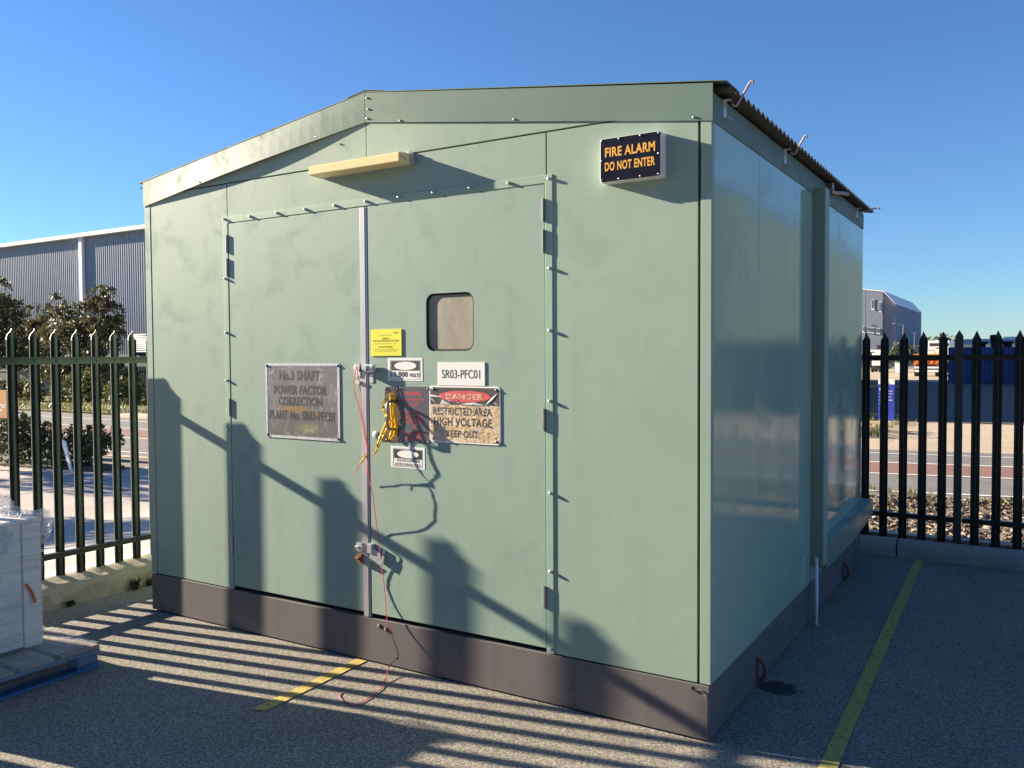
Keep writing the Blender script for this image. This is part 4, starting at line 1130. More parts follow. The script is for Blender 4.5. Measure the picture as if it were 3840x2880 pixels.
# two gum trees before the warehouse
tree('gum_tree', (-53.6, 24.6, GB), [([(0, 0, 0), (.1, 0, 1.4), (-.2, .1, 3.0), (.3, 0, 5.0)], .16, .05), ([(0, 0, .5), (.9, .1, 2.2), (1.7, .1, 3.4)], .10, .03), ([(-.2, 0, 1.6), (-1.3, .2, 3.6)], .08, .03)],
     [((.9, 0, 6.3), (.75, .7, .9)), ((-.4, 0, 5.3), (1.1, 1.0, 1.0)), ((1.0, 0, 4.6), (1.35, 1.1, 1.4)), ((-1.2, 0, 3.5), (1.3, 1.1, 1.3)), ((1.2, 0, 3.1), (1.6, 1.2, 1.1)), ((3.4, 0, 4.2), (.65, .6, .9)), ((4.0, 0, 3.2), (1.3, .9, .8)), ((5.0, 0, 4.5), (.65, .6, .8)), ((5.3, 0, 3.6), (.7, .6, .7)), ((2.4, 0, 2.2), (1.6, 1.0, .7)), ((-.2, 0, 2.2), (1.5, 1.0, .6)), ((4.4, 0, 2.2), (1.2, .8, .7))],
     15000, .125, 'tall gum tree left of the downpipe before the warehouse', M['leaf'], 'gum trees in front of the warehouse', 3)
tree('gum_tree', (-45.4, 24.0, GB), [([(0, 0, 0), (-.1, 0, 1.5), (.2, 0, 3.2), (.9, 0, 4.6)], .14, .04), ([(0, 0, .8), (-1.3, .1, 2.6), (-2.0, .1, 3.8)], .09, .03), ([(.1, 0, 2.0), (1.6, 0, 3.2), (2.6, 0, 4.2)], .07, .02)],
     [((4.1, 0, 5.3), (.85, .7, .7)), ((4.4, 0, 4.2), (1.1, .9, 1.1)), ((4.5, 0, 3.5), (1.0, .8, .9)), ((-.1, 0, 5.0), (.45, .4, .9)), ((1.1, 0, 4.7), (.9, .6, .5)), ((1.0, 0, 3.6), (2.0, 1.0, .9)), ((2.3, 0, 3.2), (1.2, .9, 1.0)), ((-.8, 0, 2.9), (1.0, .8, .8)), ((3.2, 0, 2.4), (1.3, .9, .8)), ((-.3, 0, 1.4), (1.6, .8, .5)), ((1.5, 0, 1.5), (1.4, .8, .6)), ((4.2, 0, 1.3), (1.1, .8, .7)), ((5.6, 0, .9), (.8, .6, .6))],
     13500, .125, 'spreading gum tree right of the downpipe before the warehouse', M['leaf'], 'gum trees in front of the warehouse', 5)
# trees outside the frame whose shade falls on the apron and the sandy bank
tree('gum_tree', (-19.2, .1, -.6), [([(0, 0, 0), (.1, 0, 2.2), (-.1, 0, 4.0)], .12, .03)], [((0, 0, 4.1), (1.5, 1.15, .8)), ((1.2, .3, 3.5), (1.0, .8, .6)), ((-1.0, .2, 3.7), (1.0, .9, .6))], 5200, .10, 'bushy young gum tree on the street side of the concrete apron', M['leaf'], None, 8)
tree('gum_tree', (-22.4, 4.3, -.6), [([(0, 0, 0), (.1, 0, 1.8), (-.1, 0, 3.2)], .10, .03)], [((0, 0, 3.3), (1.1, .8, .6)), ((.9, .3, 2.8), (.8, .6, .5)), ((-2.0, -1.6, 4.2), (1.6, .5, .5))], 2600, .10, 'slender gum tree at the street corner of the concrete apron', M['leaf'], None, 18)
tree('gum_tree', (-12.6, 19.4, -.6), [([(0, 0, 0), (.1, 0, 1.6), (-.1, 0, 3.0)], .10, .03)], [((0, 0, 3.2), (1.2, 1.6, .8)), ((.6, 1.4, 2.6), (.9, .9, .6)), ((-.5, -1.0, 2.6), (.9, .9, .6))], 2000, .12, 'gum tree behind the shed on the sandy bank side of the street', M['leaf'], None, 9)
def bush(name, base, r, n, size, label, mat, cat='shrub', group=None, seed=1, lumps=6):
    rg = random.Random(seed); root = empty(name, base, label, cat, group); vs, fs = [], []
    for _ in range(lumps):
        c = Vector(base) + Vector((rg.uniform(-.7, .7) * r[0], rg.uniform(-.6, .6) * r[1], r[2] * rg.uniform(.3, .75)))
        f = rg.uniform(.3, .5); leaf_cloud(vs, fs, c, (r[0] * f, r[1] * f, r[2] * f), n // lumps, size, rg)
    raw('foliage', vs, fs, mat, root)
    mb = MB()
    for k in range(4):
        a = rg.uniform(0, 6.28); mb.tube([Vector(base), Vector(base) + Vector((math.cos(a) * r[0] * .3, math.sin(a) * r[1] * .3, r[2] * .6))], [.02, .008], 5)
    mb.build('stems', M['bark'], root)
    return root
# hedge beside the street, left
bush('hedge', (-16.9, 6.25, Z0), (1.0, .42, .95), 1500, .065, 'leafy hedge clump under the orange sign', M['leaf2'], 'hedge', 'hedge clumps beside the street', 21, 9)
bush('hedge', (-15.75, 6.42, Z0), (.80, .40, .80), 1300, .06, 'leafy hedge clump left of the leaning white post', M['leaf2'], 'hedge', 'hedge clumps beside the street', 22, 9)
bush('hedge', (-14.75, 6.62, Z0), (.66, .42, .82), 1300, .06, 'leafy hedge clump right of the leaning white post', M['leaf2'], 'hedge', 'hedge clumps beside the street', 23, 9)
mb = MB(); mb.prism([(-18.2, 5.75), (-16.8, 5.93), (-15.5, 6.02), (-14.25, 6.28), (-13.95, 6.6), (-14.3, 7.0), (-16, 7.0), (-18.2, 6.8)], Z0 + .002, Z0 + .05, axis='z'); o = mb.build('garden_bed', M['soil']); o['kind'] = 'structure'
# shrubs on the lawn across the street
for i, (x, y, rx, rz, lab) in enumerate([(-41.3, 20.4, 1.5, 1.25, 'grey green shrub on the lawn, third from the left across the street'), (-37.6, 20.6, 1.7, 1.45, 'broad dark shrub on the lawn under the second gum tree'), (-33.9, 20.6, 1.3, 1.25, 'dark shrub on the lawn nearest the shed corner'), (-45.4, 20.0, 1.3, .75, 'low yellow green shrub on the lawn below the first white fence notice'), (-48.6, 23.2, 1.0, .9, 'small round shrub at the foot of the far fence on the left')]):
    bush('lawn_shrub', (x, y, Z0), (rx, .9, rz), 1100, .13, lab, M['leaf3'], 'shrub', 'shrubs on the lawn across the street', 30 + i, 8)
# grass on the lawn and in the verge, mulch and pebbles
rg = random.Random(5); vs, fs = [], []
def blades(vs, fs, x, y, z, h, n, sp, rg):
    for _ in range(n):
        a = rg.uniform(0, 6.28); px, py = x + rg.gauss(0, sp), y + rg.gauss(0, sp); w = h * .10; l = rg.uniform(.1, .6) * h
        k = len(vs); cx, cy = math.cos(a), math.sin(a)
        vs += [(px - cy * w, py + cx * w, z), (px + cy * w, py - cx * w, z), (px + cx * l, py + cy * l, z + h * rg.uniform(.6, 1.1))]
        fs.append((k, k + 1, k + 2))
for _ in range(4200):
    x = rg.uniform(-62, -20); y0 = roff(x, 3.9); y = rg.uniform(y0, 25.5)
    if mnoise.noise(Vector((x * .5, y * .5, 0))) < -.15: continue
    blades(vs, fs, x, y, Z0 + .05, rg.uniform(.10, .26), 4, .12, rg)
raw('lawn_grass', vs, fs, M['grass'], kind='stuff')
vs, fs = [], []
for _ in range(1500):
    x = rg.uniform(-1.6, 4); y = rg.uniform(6.6, 11.2)
    if mnoise.noise(Vector((x * .8, y * .8, 4))) < .0: continue
    blades(vs, fs, x, y, verge_z(x, y) - .01, rg.uniform(.04, .10), 7, .06, rg)
for _ in range(60):
    x = rg.uniform(-.3, 2.5); y = rg.uniform(4.1, 4.6); blades(vs, fs, x, y, verge_z(x, y) - .01, rg.uniform(.03, .07), 3, .01, rg)
raw('verge_grass', vs, fs, M['grass'], kind='stuff')
def chips(name, n, area, size, mat, flat=.35, sd=2):
    rg = random.Random(sd); vs, fs = [], []
    for _ in range(n):
        x, y = area(rg); z = verge_z(x, y); s = size * rg.uniform(.4, 1.3)
        mt = Matrix.Rotation(rg.uniform(0, 6.28), 3, 'Z') @ Matrix.Rotation(rg.gauss(0, .4), 3, 'X') @ Matrix.Rotation(rg.gauss(0, .3), 3, 'Y')
        k = len(vs)
        for (a, b, c) in ((-1, -.45, 0), (1, -.35, 0), (.9, .45, 0), (-.8, .5, 0), (-.6, -.2, flat), (.7, .1, flat)):
            q = mt @ Vector((a * s * rg.uniform(.8, 1.1), b * s, c * s)); vs.append((x + q.x, y + q.y, z + .012 + q.z))
        fs += [(k, k + 1, k + 5, k + 4), (k + 1, k + 2, k + 5), (k + 2, k + 3, k + 4, k + 5), (k + 3, k, k + 4)]
    return raw(name, vs, fs, mat, kind='stuff')
chips('bark_mulch', 3600, lambda r: (r.uniform(-.9, 3.2), 4.03 + (r.random() ** 1.4) * .60), .020, M['chips'], .4, 2)
chips('verge_stones', 5200, lambda r: (r.uniform(-1.2, 4.0), r.uniform(4.76, 7.2)), .030, M['pebble'], .6, 3)
def vedge(r):
    x = r.uniform(-2.2, 4.2); return (x, 6.8 + r.random() * (roff(x, -3.72) - 6.8))
chips('verge_mulch', 5200, vedge, .052, M['chips2'], .5, 4)
# weeds at the foot of the rough kerb
def weed(x, y, h, n, label, seed):
    rg = random.Random(seed); vs, fs = [], []
    for _ in range(n):
        a = rg.uniform(0, 6.28); l = h * rg.uniform(.5, 1.0); w = .006
        k = len(vs); cx, cy = math.cos(a), math.sin(a); o1 = rg.uniform(.1, .35) * l; o2 = rg.uniform(.3, .8) * l
        px, py = x + rg.gauss(0, .008), y + rg.gauss(0, .015)
        vs += [(px - cy * w, py + cx * w, 0), (px + cy * w, py - cx * w, 0), (px + cx * o1 + cy * w * 1.4, py + cy * o1 - cx * w * 1.4, l * .6), (px + cx * o1 - cy * w * 1.4, py + cy * o1 + cx * w * 1.4, l * .6), (px + cx * o2, py + cy * o2, l)]
        fs += [(k, k + 1, k + 2, k + 3), (k + 3, k + 2, k + 4)]
    tag(raw('weed', vs, fs, M['leaf2']), label, 'weed')
weed(-4.165, .235, .105, 22, 'leafy weed growing against the rough kerb near the shed corner', 1)
weed(-4.17, .36, .06, 26, 'low weed at the kerb right beside the shed corner', 2)
weed(-4.175, -.22, .05, 18, 'small dark weed in the kerb crack by the pallet', 3)

# ================================================================== ACROSS THE STREET, LEFT
# warehouse with ribbed cladding
wh = empty('warehouse', (-50, 34, Z0), 'big pale grey warehouse with ribbed metal cladding and a downpipe', 'warehouse')
WY = 28.0
mb = MB(); x = -82.0; vv = []; pts = []
while x < -30:
    pts += [(x, WY), (x + .11, WY), (x + .135, WY - .045), (x + .185, WY - .045), (x + .21, WY)]; x += .21
for px, py in pts: vv += [(px, py, 1.80), (px, py, 9.05)]
mb.add(vv, [(2 * i, 2 * i + 2, 2 * i + 3, 2 * i + 1) for i in range(len(pts) - 1)])
M['clad'] = simple('ribbed_cladding', (.28, .315, .38), .45, .0, .07, .5, stretch=(1, 1, .3))
mb.build('ribbed_wall', M['clad'], wh)
mb = MB(); mb.box(-82, -30, WY + .02, 58, Z0, 9.0); mb.build('wall', M['clad'], wh)
mb = MB(); mb.box(-82, -30, WY - .06, WY + .015, Z0, 1.79); mb.build('lower_wall', M['navy'], wh)
mb = MB(); mb.box(-82.3, -29.7, WY - .42, WY + .3, 9.0, 9.22); mb.build('gutter', M['whitewall'], wh)
mb = MB(); mb.prism([(WY - .3, 9.22), (43, 11.0), (58.3, 9.22)], -82.2, -29.8, axis='x'); mb.build('roof', M['greyroof'], wh)
mb = MB(); mb.box(-49.28, -48.98, WY - .26, WY - .05, 1.3, 9.0); mb.box(-49.33, -48.93, WY - .30, WY - .05, .6, 1.1); mb.build('downpipe', M['white_pvc'], wh)
lv = MB(); lv.box(-44.45, -42.9, WY - .10, WY - .05, 1.82, 3.0); lo = lv.build('louvre', M['navy'], wh)
for k in range(9):
    mb = MB(); z = 1.90 + k * .122; mb.obox((-43.68, WY - .15, z), (.74, 0, 0), (0, .05, -.03), (0, .012, .02)); mb.build('blade', M['white'], lo)
# far palisade fence with notices
ff = empty('palisade_fence', (-48, 26.0, Z0), 'grey palisade fence between the lawn and the warehouse', 'fence')
def far_pickets(x0, x1, y, h, parent, step=.15, w=.05):
    mb = MB(); x = x0
    while x < x1:
        mb.prism([(x - w, Z0), (x + w, Z0), (x + w, Z0 + h - .06), (x, Z0 + h), (x - w, Z0 + h - .06)], y, y + .02); x += step
    o = mb.build('pickets', M['farfence'], parent); o['kind'] = 'stuff'
far_pickets(-76, -31, 26.0, 1.70, ff)
mb = MB(); mb.box(-76, -31, 25.94, 25.99, Z0 + 1.35, Z0 + 1.42); mb.box(-76, -31, 25.94, 25.99, Z0 + .22, Z0 + .29); mb.build('rails', M['farfence'], ff)
for x in (-53.9, -51.6, -47.0, -41.6, -36.5):
    mb = MB(); mb.box(x - .045, x + .045, 25.84, 25.92, Z0, Z0 + 1.75); mb.build('fence_post', M['white_pvc'] if x < -45 else M['farfence'], ff)
for x, z, lab in ((-50.15, .62, 'white danger notice with red heading on the far fence, left one'), (-41.25, .58, 'white danger notice with red heading on the far fence, beside the shed corner')):
    root = empty('danger_notice', (x, 25.88, z), lab, 'sign', 'notices on the far fence')
    mb = MB(); mb.box(x - .17, x + .17, 25.90, 25.925, z - .24, z + .24); mb.build('plate', M['white'], root)
    mb = MB(); mb.box(x - .165, x + .165, 25.893, 25.899, z + .14, z + .235); mb.build('heading', M['red'], root)
    mb = MB(); mb.box(x - .06, x - .02, 25.893, 25.899, z + .02, z + .10); mb.box(x + .04, x + .09, 25.893, 25.899, z + .02, z + .10); mb.box(x - .14, x + .14, 25.893, 25.899, z - .12, z - .01); mb.build('symbols', M['sw_dark'], root)
# orange sign at the left edge of the picture
root = empty('orange_sign', (-17.9, 6.9, Z0), 'orange sign board on a dark plinth at the left edge beyond the fence', 'sign')
SXR, SY = -18.392, 6.9
mb = MB(); mb.box(SXR - 1.5, SXR, SY, SY + .16, .254, .878); mb.build('board', M['sw_orange'], root)
mb = MB(); mb.box(SXR - 1.47, SXR - .03, SY + .01, SY + .15, Z0, .2535); mb.build('plinth', M['sw_dark'], root)
letter(root, SY - .002, M['white'], [('rtan', SXR - .285, SXR - .015, .492, .582, .01, 0), ('et', SXR - .295, SXR - .165, .395, .472, .01, 0)])
# leaning white guide post with a red cap
root = empty('guide_post', (-14.64, 6.1, Z0), 'white guide post with red top leaning in front of the hedge', 'post')
mb = MB(); mb.prism([(-14.675, -.60), (-14.605, -.60), (-14.800, -.02), (-14.880, .015), (-14.955, .015)], 6.09, 6.12); mb.build('post', M['white_pvc'], root, bevel=.004)
mb = MB(); mb.prism([(-14.955, .016), (-14.870, .016), (-14.880, .040), (-14.965, .045)], 6.088, 6.122); mb.build('red_cap', M['truck_red'], root)
# tapered white bollard-like object and litter by the hedge
root = empty('plastic_bag', (-14.35, 6.35, Z0), 'scrap of white plastic caught under the hedge', 'litter')
mb = MB(); crumple(mb, (-14.32, 6.42, Z0 + .13), .09, .05, .07, 13, 10, 6); mb.build('scrap', M['white'], root)

# ================================================================== ACROSS THE STREET, RIGHT
root = empty('totem_sign', (-2.85, 25.95, Z0), 'blue company totem sign with white header at the driveway entrance', 'sign')
mb = MB(); mb.box(-3.09, -2.612, 25.90, 26.02, Z0 + .05, .605); mb.build('panel', M['totem'], root)
mb = MB(); mb.box(-3.09, -2.612, 25.895, 26.02, .606, .765); mb.build('header', M['white'], root)
mb = MB(); mb.box(-3.10, -2.60, 25.89, 26.03, Z0 - .02, Z0 + .049); mb.build('footing', M['kerb2'], root)
mb = MB(); mb.prism([(-2.98, .63), (-2.90, .70), (-2.83, .70), (-2.79, .63)], 25.885, 25.894); mb.build('logo', M['sw_dark'], root)
mb = MB()
for a, b, z0, z1 in ((-3.05, -3.02, .42, .50), (-2.99, -2.80, .46, .50), (-3.05, -2.66, .385, .40), (-3.05, -2.66, .30, .312), (-3.05, -2.70, .20, .212), (-3.05, -2.665, .095, .115), (-3.05, -2.85, -.02, -.005)): mb.box(a, b, 25.892, 25.899, z0, z1)
mb.build('text_lines', M['white'], root)
root = empty('palisade_fence', (-3.6, 26.3, Z0), 'short dark palisade fence behind the blue totem sign', 'fence')
pmf = picket_mesh(Z0 + .02, .735, 'picket'); first = None
for x in [-5.6 + .166 * i for i in range(16)] + [-2.61, -2.47]:
    if first is None: o = bpy.data.objects.new('picket', pmf); first = o
    else: o = first.copy()
    col.objects.link(o); o.parent = root; o.location = (x + 3.6, 0, -Z0)
mb = MB(); mb.box(-5.7, -2.42, 26.27, 26.295, .49, .56); mb.box(-5.7, -2.42, 26.27, 26.295, -.42, -.35); mb.build('rail', M['fence'], root)
# unseen warehouse behind the shed, added to cast the shade over the far yard
root = empty('warehouse', (-22, 46, Z0), 'plain grey unseen warehouse added behind the green shed to shade the far yard', 'warehouse')
mb = MB(); mb.box(-34, -11.8, 25, 67, Z0, 9.4); mb.build('wall', M['clad'], root)
mb = MB(); mb.prism([(-34.4, 9.41), (-22.9, 10.9), (-11.4, 9.41)], 24.6, 67.4); mb.build('roof', M['greyroof'], root)
for i in range(4):
    mb = MB(); mb.box(-32 + i * 5.2, -29 + i * 5.2, 24.94, 24.995, Z0, 3.4); mb.build('added_roller_door', M['greyroof'], root)
# added unseen block, stands in for the trees mirrored in the glossy side wall
root = empty('tree_stand_in', (22, 54, Z0), 'unseen dark green block standing in for trees beside the driveway over the street', 'building')
mb = MB(); mb.box(9.2, 36, 28.3, 82, Z0, 8.0); mb.build('wall', simple('stand_in_green', (.042, .062, .048), .6, 0, .2, .5), root)
mb = MB(); mb.prism([(9.0, 8.01), (22.6, 9.2), (36.2, 8.01)], 28.0, 82.3); mb.build('roof', M['greyroof'], root)
for i in range(4):
    mb = MB(); mb.box(12 + i * 5.6, 15 + i * 5.6, 28.24, 28.295, Z0, 3.2); mb.build('added_roller_door', M['greyroof'], root)
root = empty('sky_blocker', (6, -24, 0), 'unseen dark block added at the open side of the yard to dim the front wall', 'building')  # unseen block, added to hold low sky light off the front wall
mb = MB(); mb.box(-9, 24, -32, -14.5, -.05, 7.2); mb.build('wall', M['navy'], root)
mb = MB(); mb.prism([(-32.3, 7.21), (-24.7, 8.6), (-14.2, 7.21)], -9.3, 24.3, axis='x'); mb.build('roof', M['greyroof'], root)
for i in range(5):
    mb = MB(); mb.box(-6 + i * 5.6, -2.5 + i * 5.6, -14.495, -14.44, -.02, 3.4); mb.build('added_roller_door', M['greyroof'], root)
# shipping container
CX0, CX1, CY0, CY1 = -4.06, 8.13, 64.8, 67.24
root = empty('shipping_container', (2, 66, Z0), 'long blue shipping container in the shaded yard over the street', 'container')
mb = MB(); pts = []; x = CX0 + .12
while x < CX1 - .12:
    pts += [(x, CY0), (x + .07, CY0), (x + .14, CY0 + .045), (x + .21, CY0 + .045)]; x += .28
vv = []
for a, b in pts: vv += [(a, b, Z0 + .18), (a, b, 1.86)]
mb.add(vv, [(2 * i, 2 * i + 2, 2 * i + 3, 2 * i + 1) for i in range(len(pts) - 1)])
mb.build('side_wall', M['container'], root)
mb = MB(); mb.box(CX0 + .01, CX1 - .01, CY0 + .06, CY1, Z0 + .14, 1.90); mb.build('body', M['container'], root)
mb = MB()
mb.box(CX0, CX1, CY0 - .01, CY0 + .05, 1.85, 1.965); mb.box(CX0, CX1, CY0 - .01, CY0 + .05, Z0 + .06, Z0 + .2)
for x in (CX0, CX1 - .12): mb.box(x, x + .12, CY0 - .012, CY0 + .1, Z0 + .05, 1.968)
mb.build('corner_frame', M['container'], root)
mb = MB(); mb.box(CX0 + .3, CX1, CY0 - .25, CY0 + .4, Z0, Z0 + .05); mb.build('bearer', M['sw_dark'], root)
# dark bulky goods on the container roof
def bundle(x, z, rx, rz, label, sd, boxy=False):
    root = empty('dark_bundle', (x, 66, 1.97), label, 'bundle', 'dark goods on the container roof')
    mb = MB()
    if boxy:
        mb.add([(x - .20, 65.4, 1.97), (x + .22, 65.4, 1.97), (x + .22, 66.2, 1.97), (x - .20, 66.2, 1.97), (x - .30, 65.4, 2.80), (x + .06, 65.4, 2.86), (x + .06, 66.2, 2.86), (x - .30, 66.2, 2.80)],
               [(0, 1, 2, 3), (4, 5, 6, 7), (0, 1, 5, 4), (1, 2, 6, 5), (2, 3, 7, 6), (3, 0, 4, 7)])
        mb.build('crate', M['tyre'], root); mb = MB()
        for k in range(4): mb.box(x - .27 + k * .03, x + .10 + k * .035, 65.34, 65.40, 2.68 - k * .19, 2.74 - k * .19)
        mb.box(x + .05, x + .30, 65.5, 66.1, 2.15, 2.70)
    else:
        n = 14
        for (r0, z0, z1) in ((rx, 1.97 + rz * .55, 1.97 + rz), (rx * .7, 1.97, 1.97 + rz * .55)):
            if r0 < rx: mb.build('upper_roll', M['tyre'], root); mb = MB()
            mb.tube([(x, 65.8, z0), (x, 65.8, z0 + (z1 - z0) * .15), (x, 65.8, z1 - (z1 - z0) * .15), (x, 65.8, z1)], [r0 * .85, r0, r0, r0 * .8], n)
    mb.build('goods', M['tyre'], root)
bundle(-2.08, 0, .46, .40, 'rounded dark bundle on the container roof, left one', 1)
bundle(-1.22, 0, .4, .4, 'tall dark crate-like bundle on the container roof', 2, True)
bundle(-.42, 0, .40, .42, 'rounded dark bundle on the container roof, right one', 3)
# orange tip truck seen from the back
def truck_orange():
    X0, X1, Y = -8.27, -6.11, 82.9
    root = empty('tip_truck', ((X0 + X1) / 2, Y + 3, Z0), 'orange tip truck seen from behind beside the blue container', 'truck')
    mb = MB(); mb.box(X0, X1, Y, Y + 5.0, .50, 1.45); mb.box(X0 - .03, X1 + .03, Y - .03, Y + .05, 1.35, 1.47); mb.build('tray', M['truck_orange'], root)
    mb = MB(); mb.tube([(X0, Y, 1.45), (X0 + .1, Y, 1.78), (X1 - .5, Y, 1.84), (X1 - .3, Y, 1.45)], .03, 6); mb.build('hoop', M['sw_dark'], root)
    mb = MB(); mb.box(X0 + .02, X1 - .02, Y - .045, Y - .032, .58, .86); mb.build('tail_panel', M['truck_red'], root)
    mb = MB()
    for k in range(5): mb.prism([(X0 + .1 + k * .42, .60), (X0 + .28 + k * .42, .60), (X0 + .40 + k * .42, .84), (X0 + .22 + k * .42, .84)], Y - .058, Y - .047)
    mb.build('chevron', M['truck_orange'], root)
    mb = MB(); mb.box(X0 + .05, X1 - .05, Y - .02, Y + .1, .15, .32); mb.build('step_bar', M['white_pvc'], root)
    mb = MB(); mb.box(X0 + .1, X1 - .1, Y - .04, Y + .02, -.18, .02); mb.build('bumper', M['whitewall'], root)
    mb = MB(); mb.box(X0 + .3, X1 - .3, Y + .1, Y + 6.2, 0, .5); mb.build('chassis', M['sw_dark'], root)
    mb = MB(); mb.box(X0 + .1, X1 - .1, Y + 5.1, Y + 6.9, .1, 1.8); mb.build('cab', M['white'], root)
    for x in (X0 + .02, X1 - .40):
        for yy in (.75, 5.6):
            mb = MB(); mb.cyl((x, Y + yy, Z0 + .48), (1, 0, 0), .48, .38, 16); w_ = mb.build('wheel', M['tyre'], root)
            mb = MB(); mb.cyl((x - .01 if x < -7 else x + .37, Y + yy, Z0 + .48), (1, 0, 0), .22, .02, 12); mb.build('rim', M['zinc'], w_)
    for x in (X0 + .06, X1 - .22):
        mb = MB(); mb.box(x, x + .16, Y - .06, Y - .03, .40, .50); mb.build('tail_light', M['truck_red'], root)
truck_orange()
def box_truck():
    X0, X1, Y = -8.70, -6.60, 100.0
    root = empty('box_truck', (-7.65, 103, Z0), 'white box truck with a dark window band behind the orange truck', 'truck')
    mb = MB(); mb.box(X0, X1, Y, Y + 6, .6, 2.90); mb.build('body', M['white'], root, bevel=.05)
    mb = MB(); mb.box(X0 + .12, X1 - .1, Y - .02, Y - .001, 2.30, 2.62); mb.build('rear_window', M['sw_dark'], root)
    mb = MB(); mb.prism([(X0 + .7, 2.02), (X1 - .5, 2.02), (X1 - .4, 2.14), (X0 + .78, 2.14)], Y - .02, Y - .001); mb.build('stripe', M['truck_red'], root)
    mb = MB(); mb.box(X0 + .2, X1 - .2, Y + .1, Y + 7.6, .1, .6); mb.build('chassis', M['sw_dark'], root)
    mb = MB(); mb.box(X0 + .1, X1 - .1, Y + 6.1, Y + 7.8, .2, 2.2); mb.build('cab', M['white'], root)
    for x in (X0 + .05, X1 - .38):
        for yy in (1.2, 6.8):
            mb = MB(); mb.cyl((x, Y + yy, Z0 + .46), (1, 0, 0), .46, .33, 14); mb.build('wheel', M['tyre'], root)
box_truck()
def white_ute():
    X0, X1, Y = -14.55, -12.85, 100.0
    root = empty('white_truck', (-13.7, 102, Z0), 'small white truck parked before the tall grey building', 'truck')
    mb = MB(); mb.box(X0 + .15, X1 - .7, Y, Y + 1.8, .15, 1.60); mb.build('body', M['white'], root, bevel=.04)
    mb = MB(); mb.box(X0 - .2, X0 + .14, Y + .2, Y + 1.8, .0, 1.72); mb.box(X0, X1, Y + .2, Y + 4, -.25, .14); mb.build('chassis', M['sw_dark'], root)
    mb = MB(); mb.box(X0 - .3, X1 - .75, Y + 1.9, Y + 3.6, .5, 1.95); mb.build('cab', M['white'], root, bevel=.06)
    for x in (X0, X1 - .9):
        for yy in (.6, 3.2):
            mb = MB(); mb.cyl((x, Y + yy, Z0 + .38), (1, 0, 0), .38, .28, 12); mb.build('wheel', M['tyre'], root)
white_ute()
root = empty('waste_bin', (-11.8, 100.5, Z0), 'pale green topped bin standing left of the orange truck', 'bin')
mb = MB(); mb.prism([(-12.0, Z0), (-11.55, Z0), (-11.48, .50), (-12.08, .50)], 100.2, 100.8); mb.build('body', M['white_pvc'], root)
mb = MB(); mb.box(-12.1, -11.46, 100.15, 100.85, .501, .60); mb.build('lid', simple('bin_green', (.18, .36, .22), .5), root)
# tall grey building
root = empty('tall_building', (-30, 165, Z0), 'tall pale grey precast building with small windows right of the shed', 'building')
BY = 150.0
mb = MB(); mb.prism([(-46, Z0), (-20.32, Z0), (-20.32, 11.75), (-23.5, 12.2), (-46, 12.9)], BY, BY + 40); mb.build('front_wall', M['grey_bldg'], root)
mb = MB(); mb.prism([(-20.31, Z0), (-18.47, Z0), (-18.47, 9.6), (-20.31, 11.52)], BY + .35, BY + 39); mb.build('end_wall', M['grey_bldg'], root)
mb = MB(); mb.prism([(-46, 12.91), (-23.5, 12.21), (-20.30, 11.76), (-18.4, 9.62), (-18.4, 9.72), (-20.25, 11.90), (-23.5, 12.36), (-46, 13.06)], BY - .08, BY + 40); mb.build('capping', M['whitewall'], root)
mb = MB(); mb.box(-23.16, -23.10, BY - .02, BY - .001, Z0, 12.0); mb.build('panel_joint', M['greyroof'], root)
def far_window(x0, x1, z0, z1):
    mb = MB(); mb.box(x0, x1, BY - .10, BY - .002, z0, z1); w_ = mb.build('window', M['whitewall'], root)
    mb = MB(); mb.box(x0 + (x1 - x0) * .05, x0 + (x1 - x0) * .55, BY - .13, BY - .101, z0 + .08, z1 - .08); mb.build('pane', M['glass'], w_)
    mb = MB(); mb.box(x0 - .04, x1 + .04, BY - .2, BY - .101, z0 - .12, z0 + .0); mb.build('sill', M['white'], w_)
far_window(-22.0, -21.64, 8.92, 10.55); far_window(-20.87, -20.54, 8.47, 10.07)
for x, z in ((-23.3, 5.20), (-22.53, 5.07), (-22.16, 5.0), (-21.78, 4.95), (-21.15, 4.88), (-20.83, 4.83)): far_window(x - .09, x + .12, z, z + .86)
for x, z in ((-21.9, 6.18),): 
    mb = MB(); mb.box(x - .2, x + .18, BY - .15, BY - .002, z, z + .1); mb.build('vent', M['sw_dark'], root)
mb = MB(); mb.box(-19.6, -19.3, BY + .2, BY + .345, 5.55, 5.65); mb.build('vent', M['sw_dark'], root)
mb = MB(); mb.box(-21.2, -20.7, BY - .05, BY - .002, Z0, 2.9); mb.build('doorway', M['sw_dark'], root)
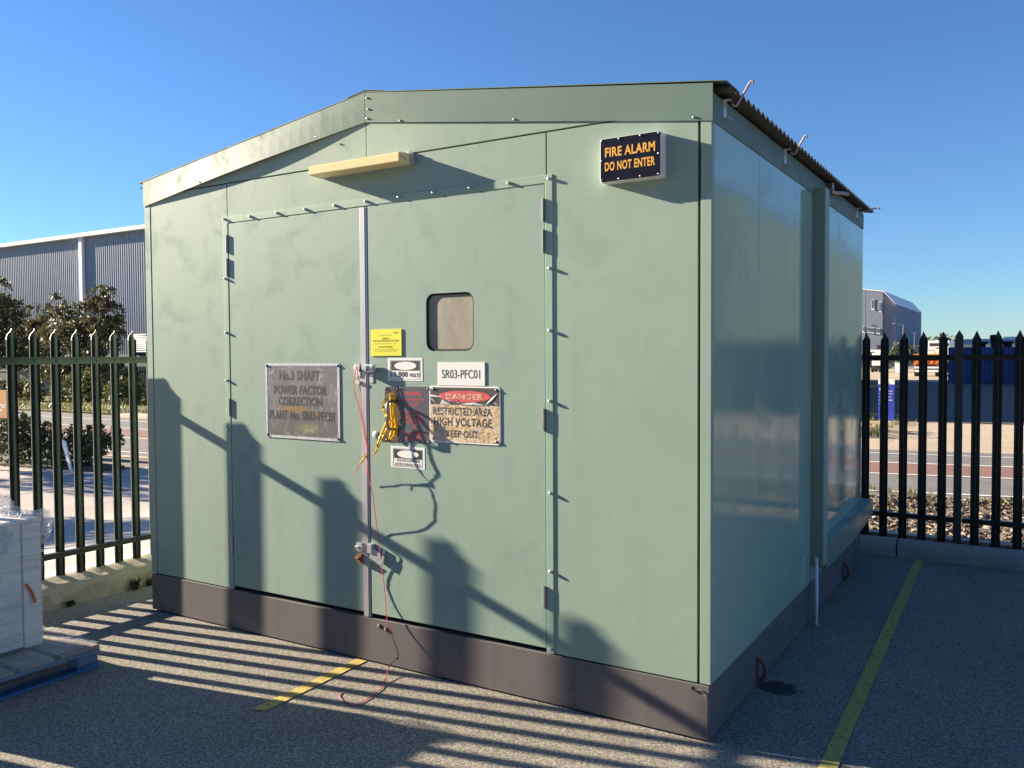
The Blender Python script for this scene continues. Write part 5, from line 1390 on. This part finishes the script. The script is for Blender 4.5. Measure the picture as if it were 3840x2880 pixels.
# long low white sheds on the horizon
root = empty('long_shed', (6, 175, 0), 'long low white shed with grey roof on the horizon', 'shed')
mb = MB(); mb.box(-18.3, 60, 158, 200, Z0 - .2, 2.95); mb.build('wall', M['whitewall'], root)
mb = MB(); mb.prism([(157.6, 2.96), (179, 4.1), (200.4, 2.96)], -10.0, 60.4, axis='x'); mb.prism([(157.6, 2.96), (179, 3.4), (200.4, 2.96)], -18.5, -10.0, axis='x'); mb.build('roof', M['greyroof'], root)
mb = MB(); mb.prism([(178, 4.13), (179, 4.45), (180, 4.13)], -3.6, 40, axis='x'); mb.build('ridge_vent', M['whitewall'], root)
# lamps
root = empty('street_lamp', (-17.08, 149, Z0), 'grey street lamp with a long side arm by the tall building', 'street lamp')
mb = MB(); mb.tube([(-17.08, 149, Z0), (-17.08, 149, 6.18)], [.09, .06], 8); mb.build('pole', M['steel'], root)
mb = MB(); mb.tube([(-17.06, 149, 6.15), (-18.4, 149, 6.40)], .055, 6); mb.build('arm', M['steel'], root)
mb = MB(); mb.box(-18.75, -18.3, 148.9, 149.1, 6.36, 6.46); mb.build('lamp_head', M['zinc'], root)
root = empty('floodlight_mast', (-15.5, 150, Z0), 'thin floodlight mast on the horizon left of the orange truck', 'mast')
mb = MB(); mb.tube([(-15.5, 150, Z0), (-15.5, 150, 4.75)], [.07, .05], 8); mb.build('pole', M['steel'], root)
mb = MB(); mb.box(-15.85, -15.15, 149.9, 150.1, 4.72, 4.86); mb.build('lamp_bar', M['steel'], root)
# distant greenery
tree('gum_tree', (-11.4, 147, Z0), [([(0, 0, 0), (.1, 0, 2), (.3, 0, 3.6)], .2, .05)], [((-.9, 0, 4.1), (1.3, 1, .6)), ((.9, 0, 4.3), (1.2, 1, .8)), ((1.7, 0, 3.7), (.9, .8, .5)), ((0, 0, 3.4), (1.4, 1, .5))], 900, .24, 'spreading tree on the horizon behind the box truck', M['leaf'], None, 41)
bush('shrub', (-17.0, 138, Z0), (.8, .6, 3.3), 500, .22, 'green shrub on the horizon right of the tall building', M['leaf3'], 'shrub', 'shrubs on the horizon', 51)
bush('shrub', (-14.6, 138, Z0), (1.5, .8, 3.3), 700, .24, 'dark green shrubs on the horizon left of the orange truck', M['leaf2'], 'shrub', 'shrubs on the horizon', 52)
# dry plants on the sandy bank
vs, fs = [], []; rg = random.Random(77)
for _ in range(500):
    x = rg.uniform(-6, -2.2); y = rg.uniform(20, 25.5); blades(vs, fs, x, y, Z0 + .05, rg.uniform(.08, .2), 4, .12, rg)
raw('dry_grass', vs, fs, M['grass'], kind='stuff')
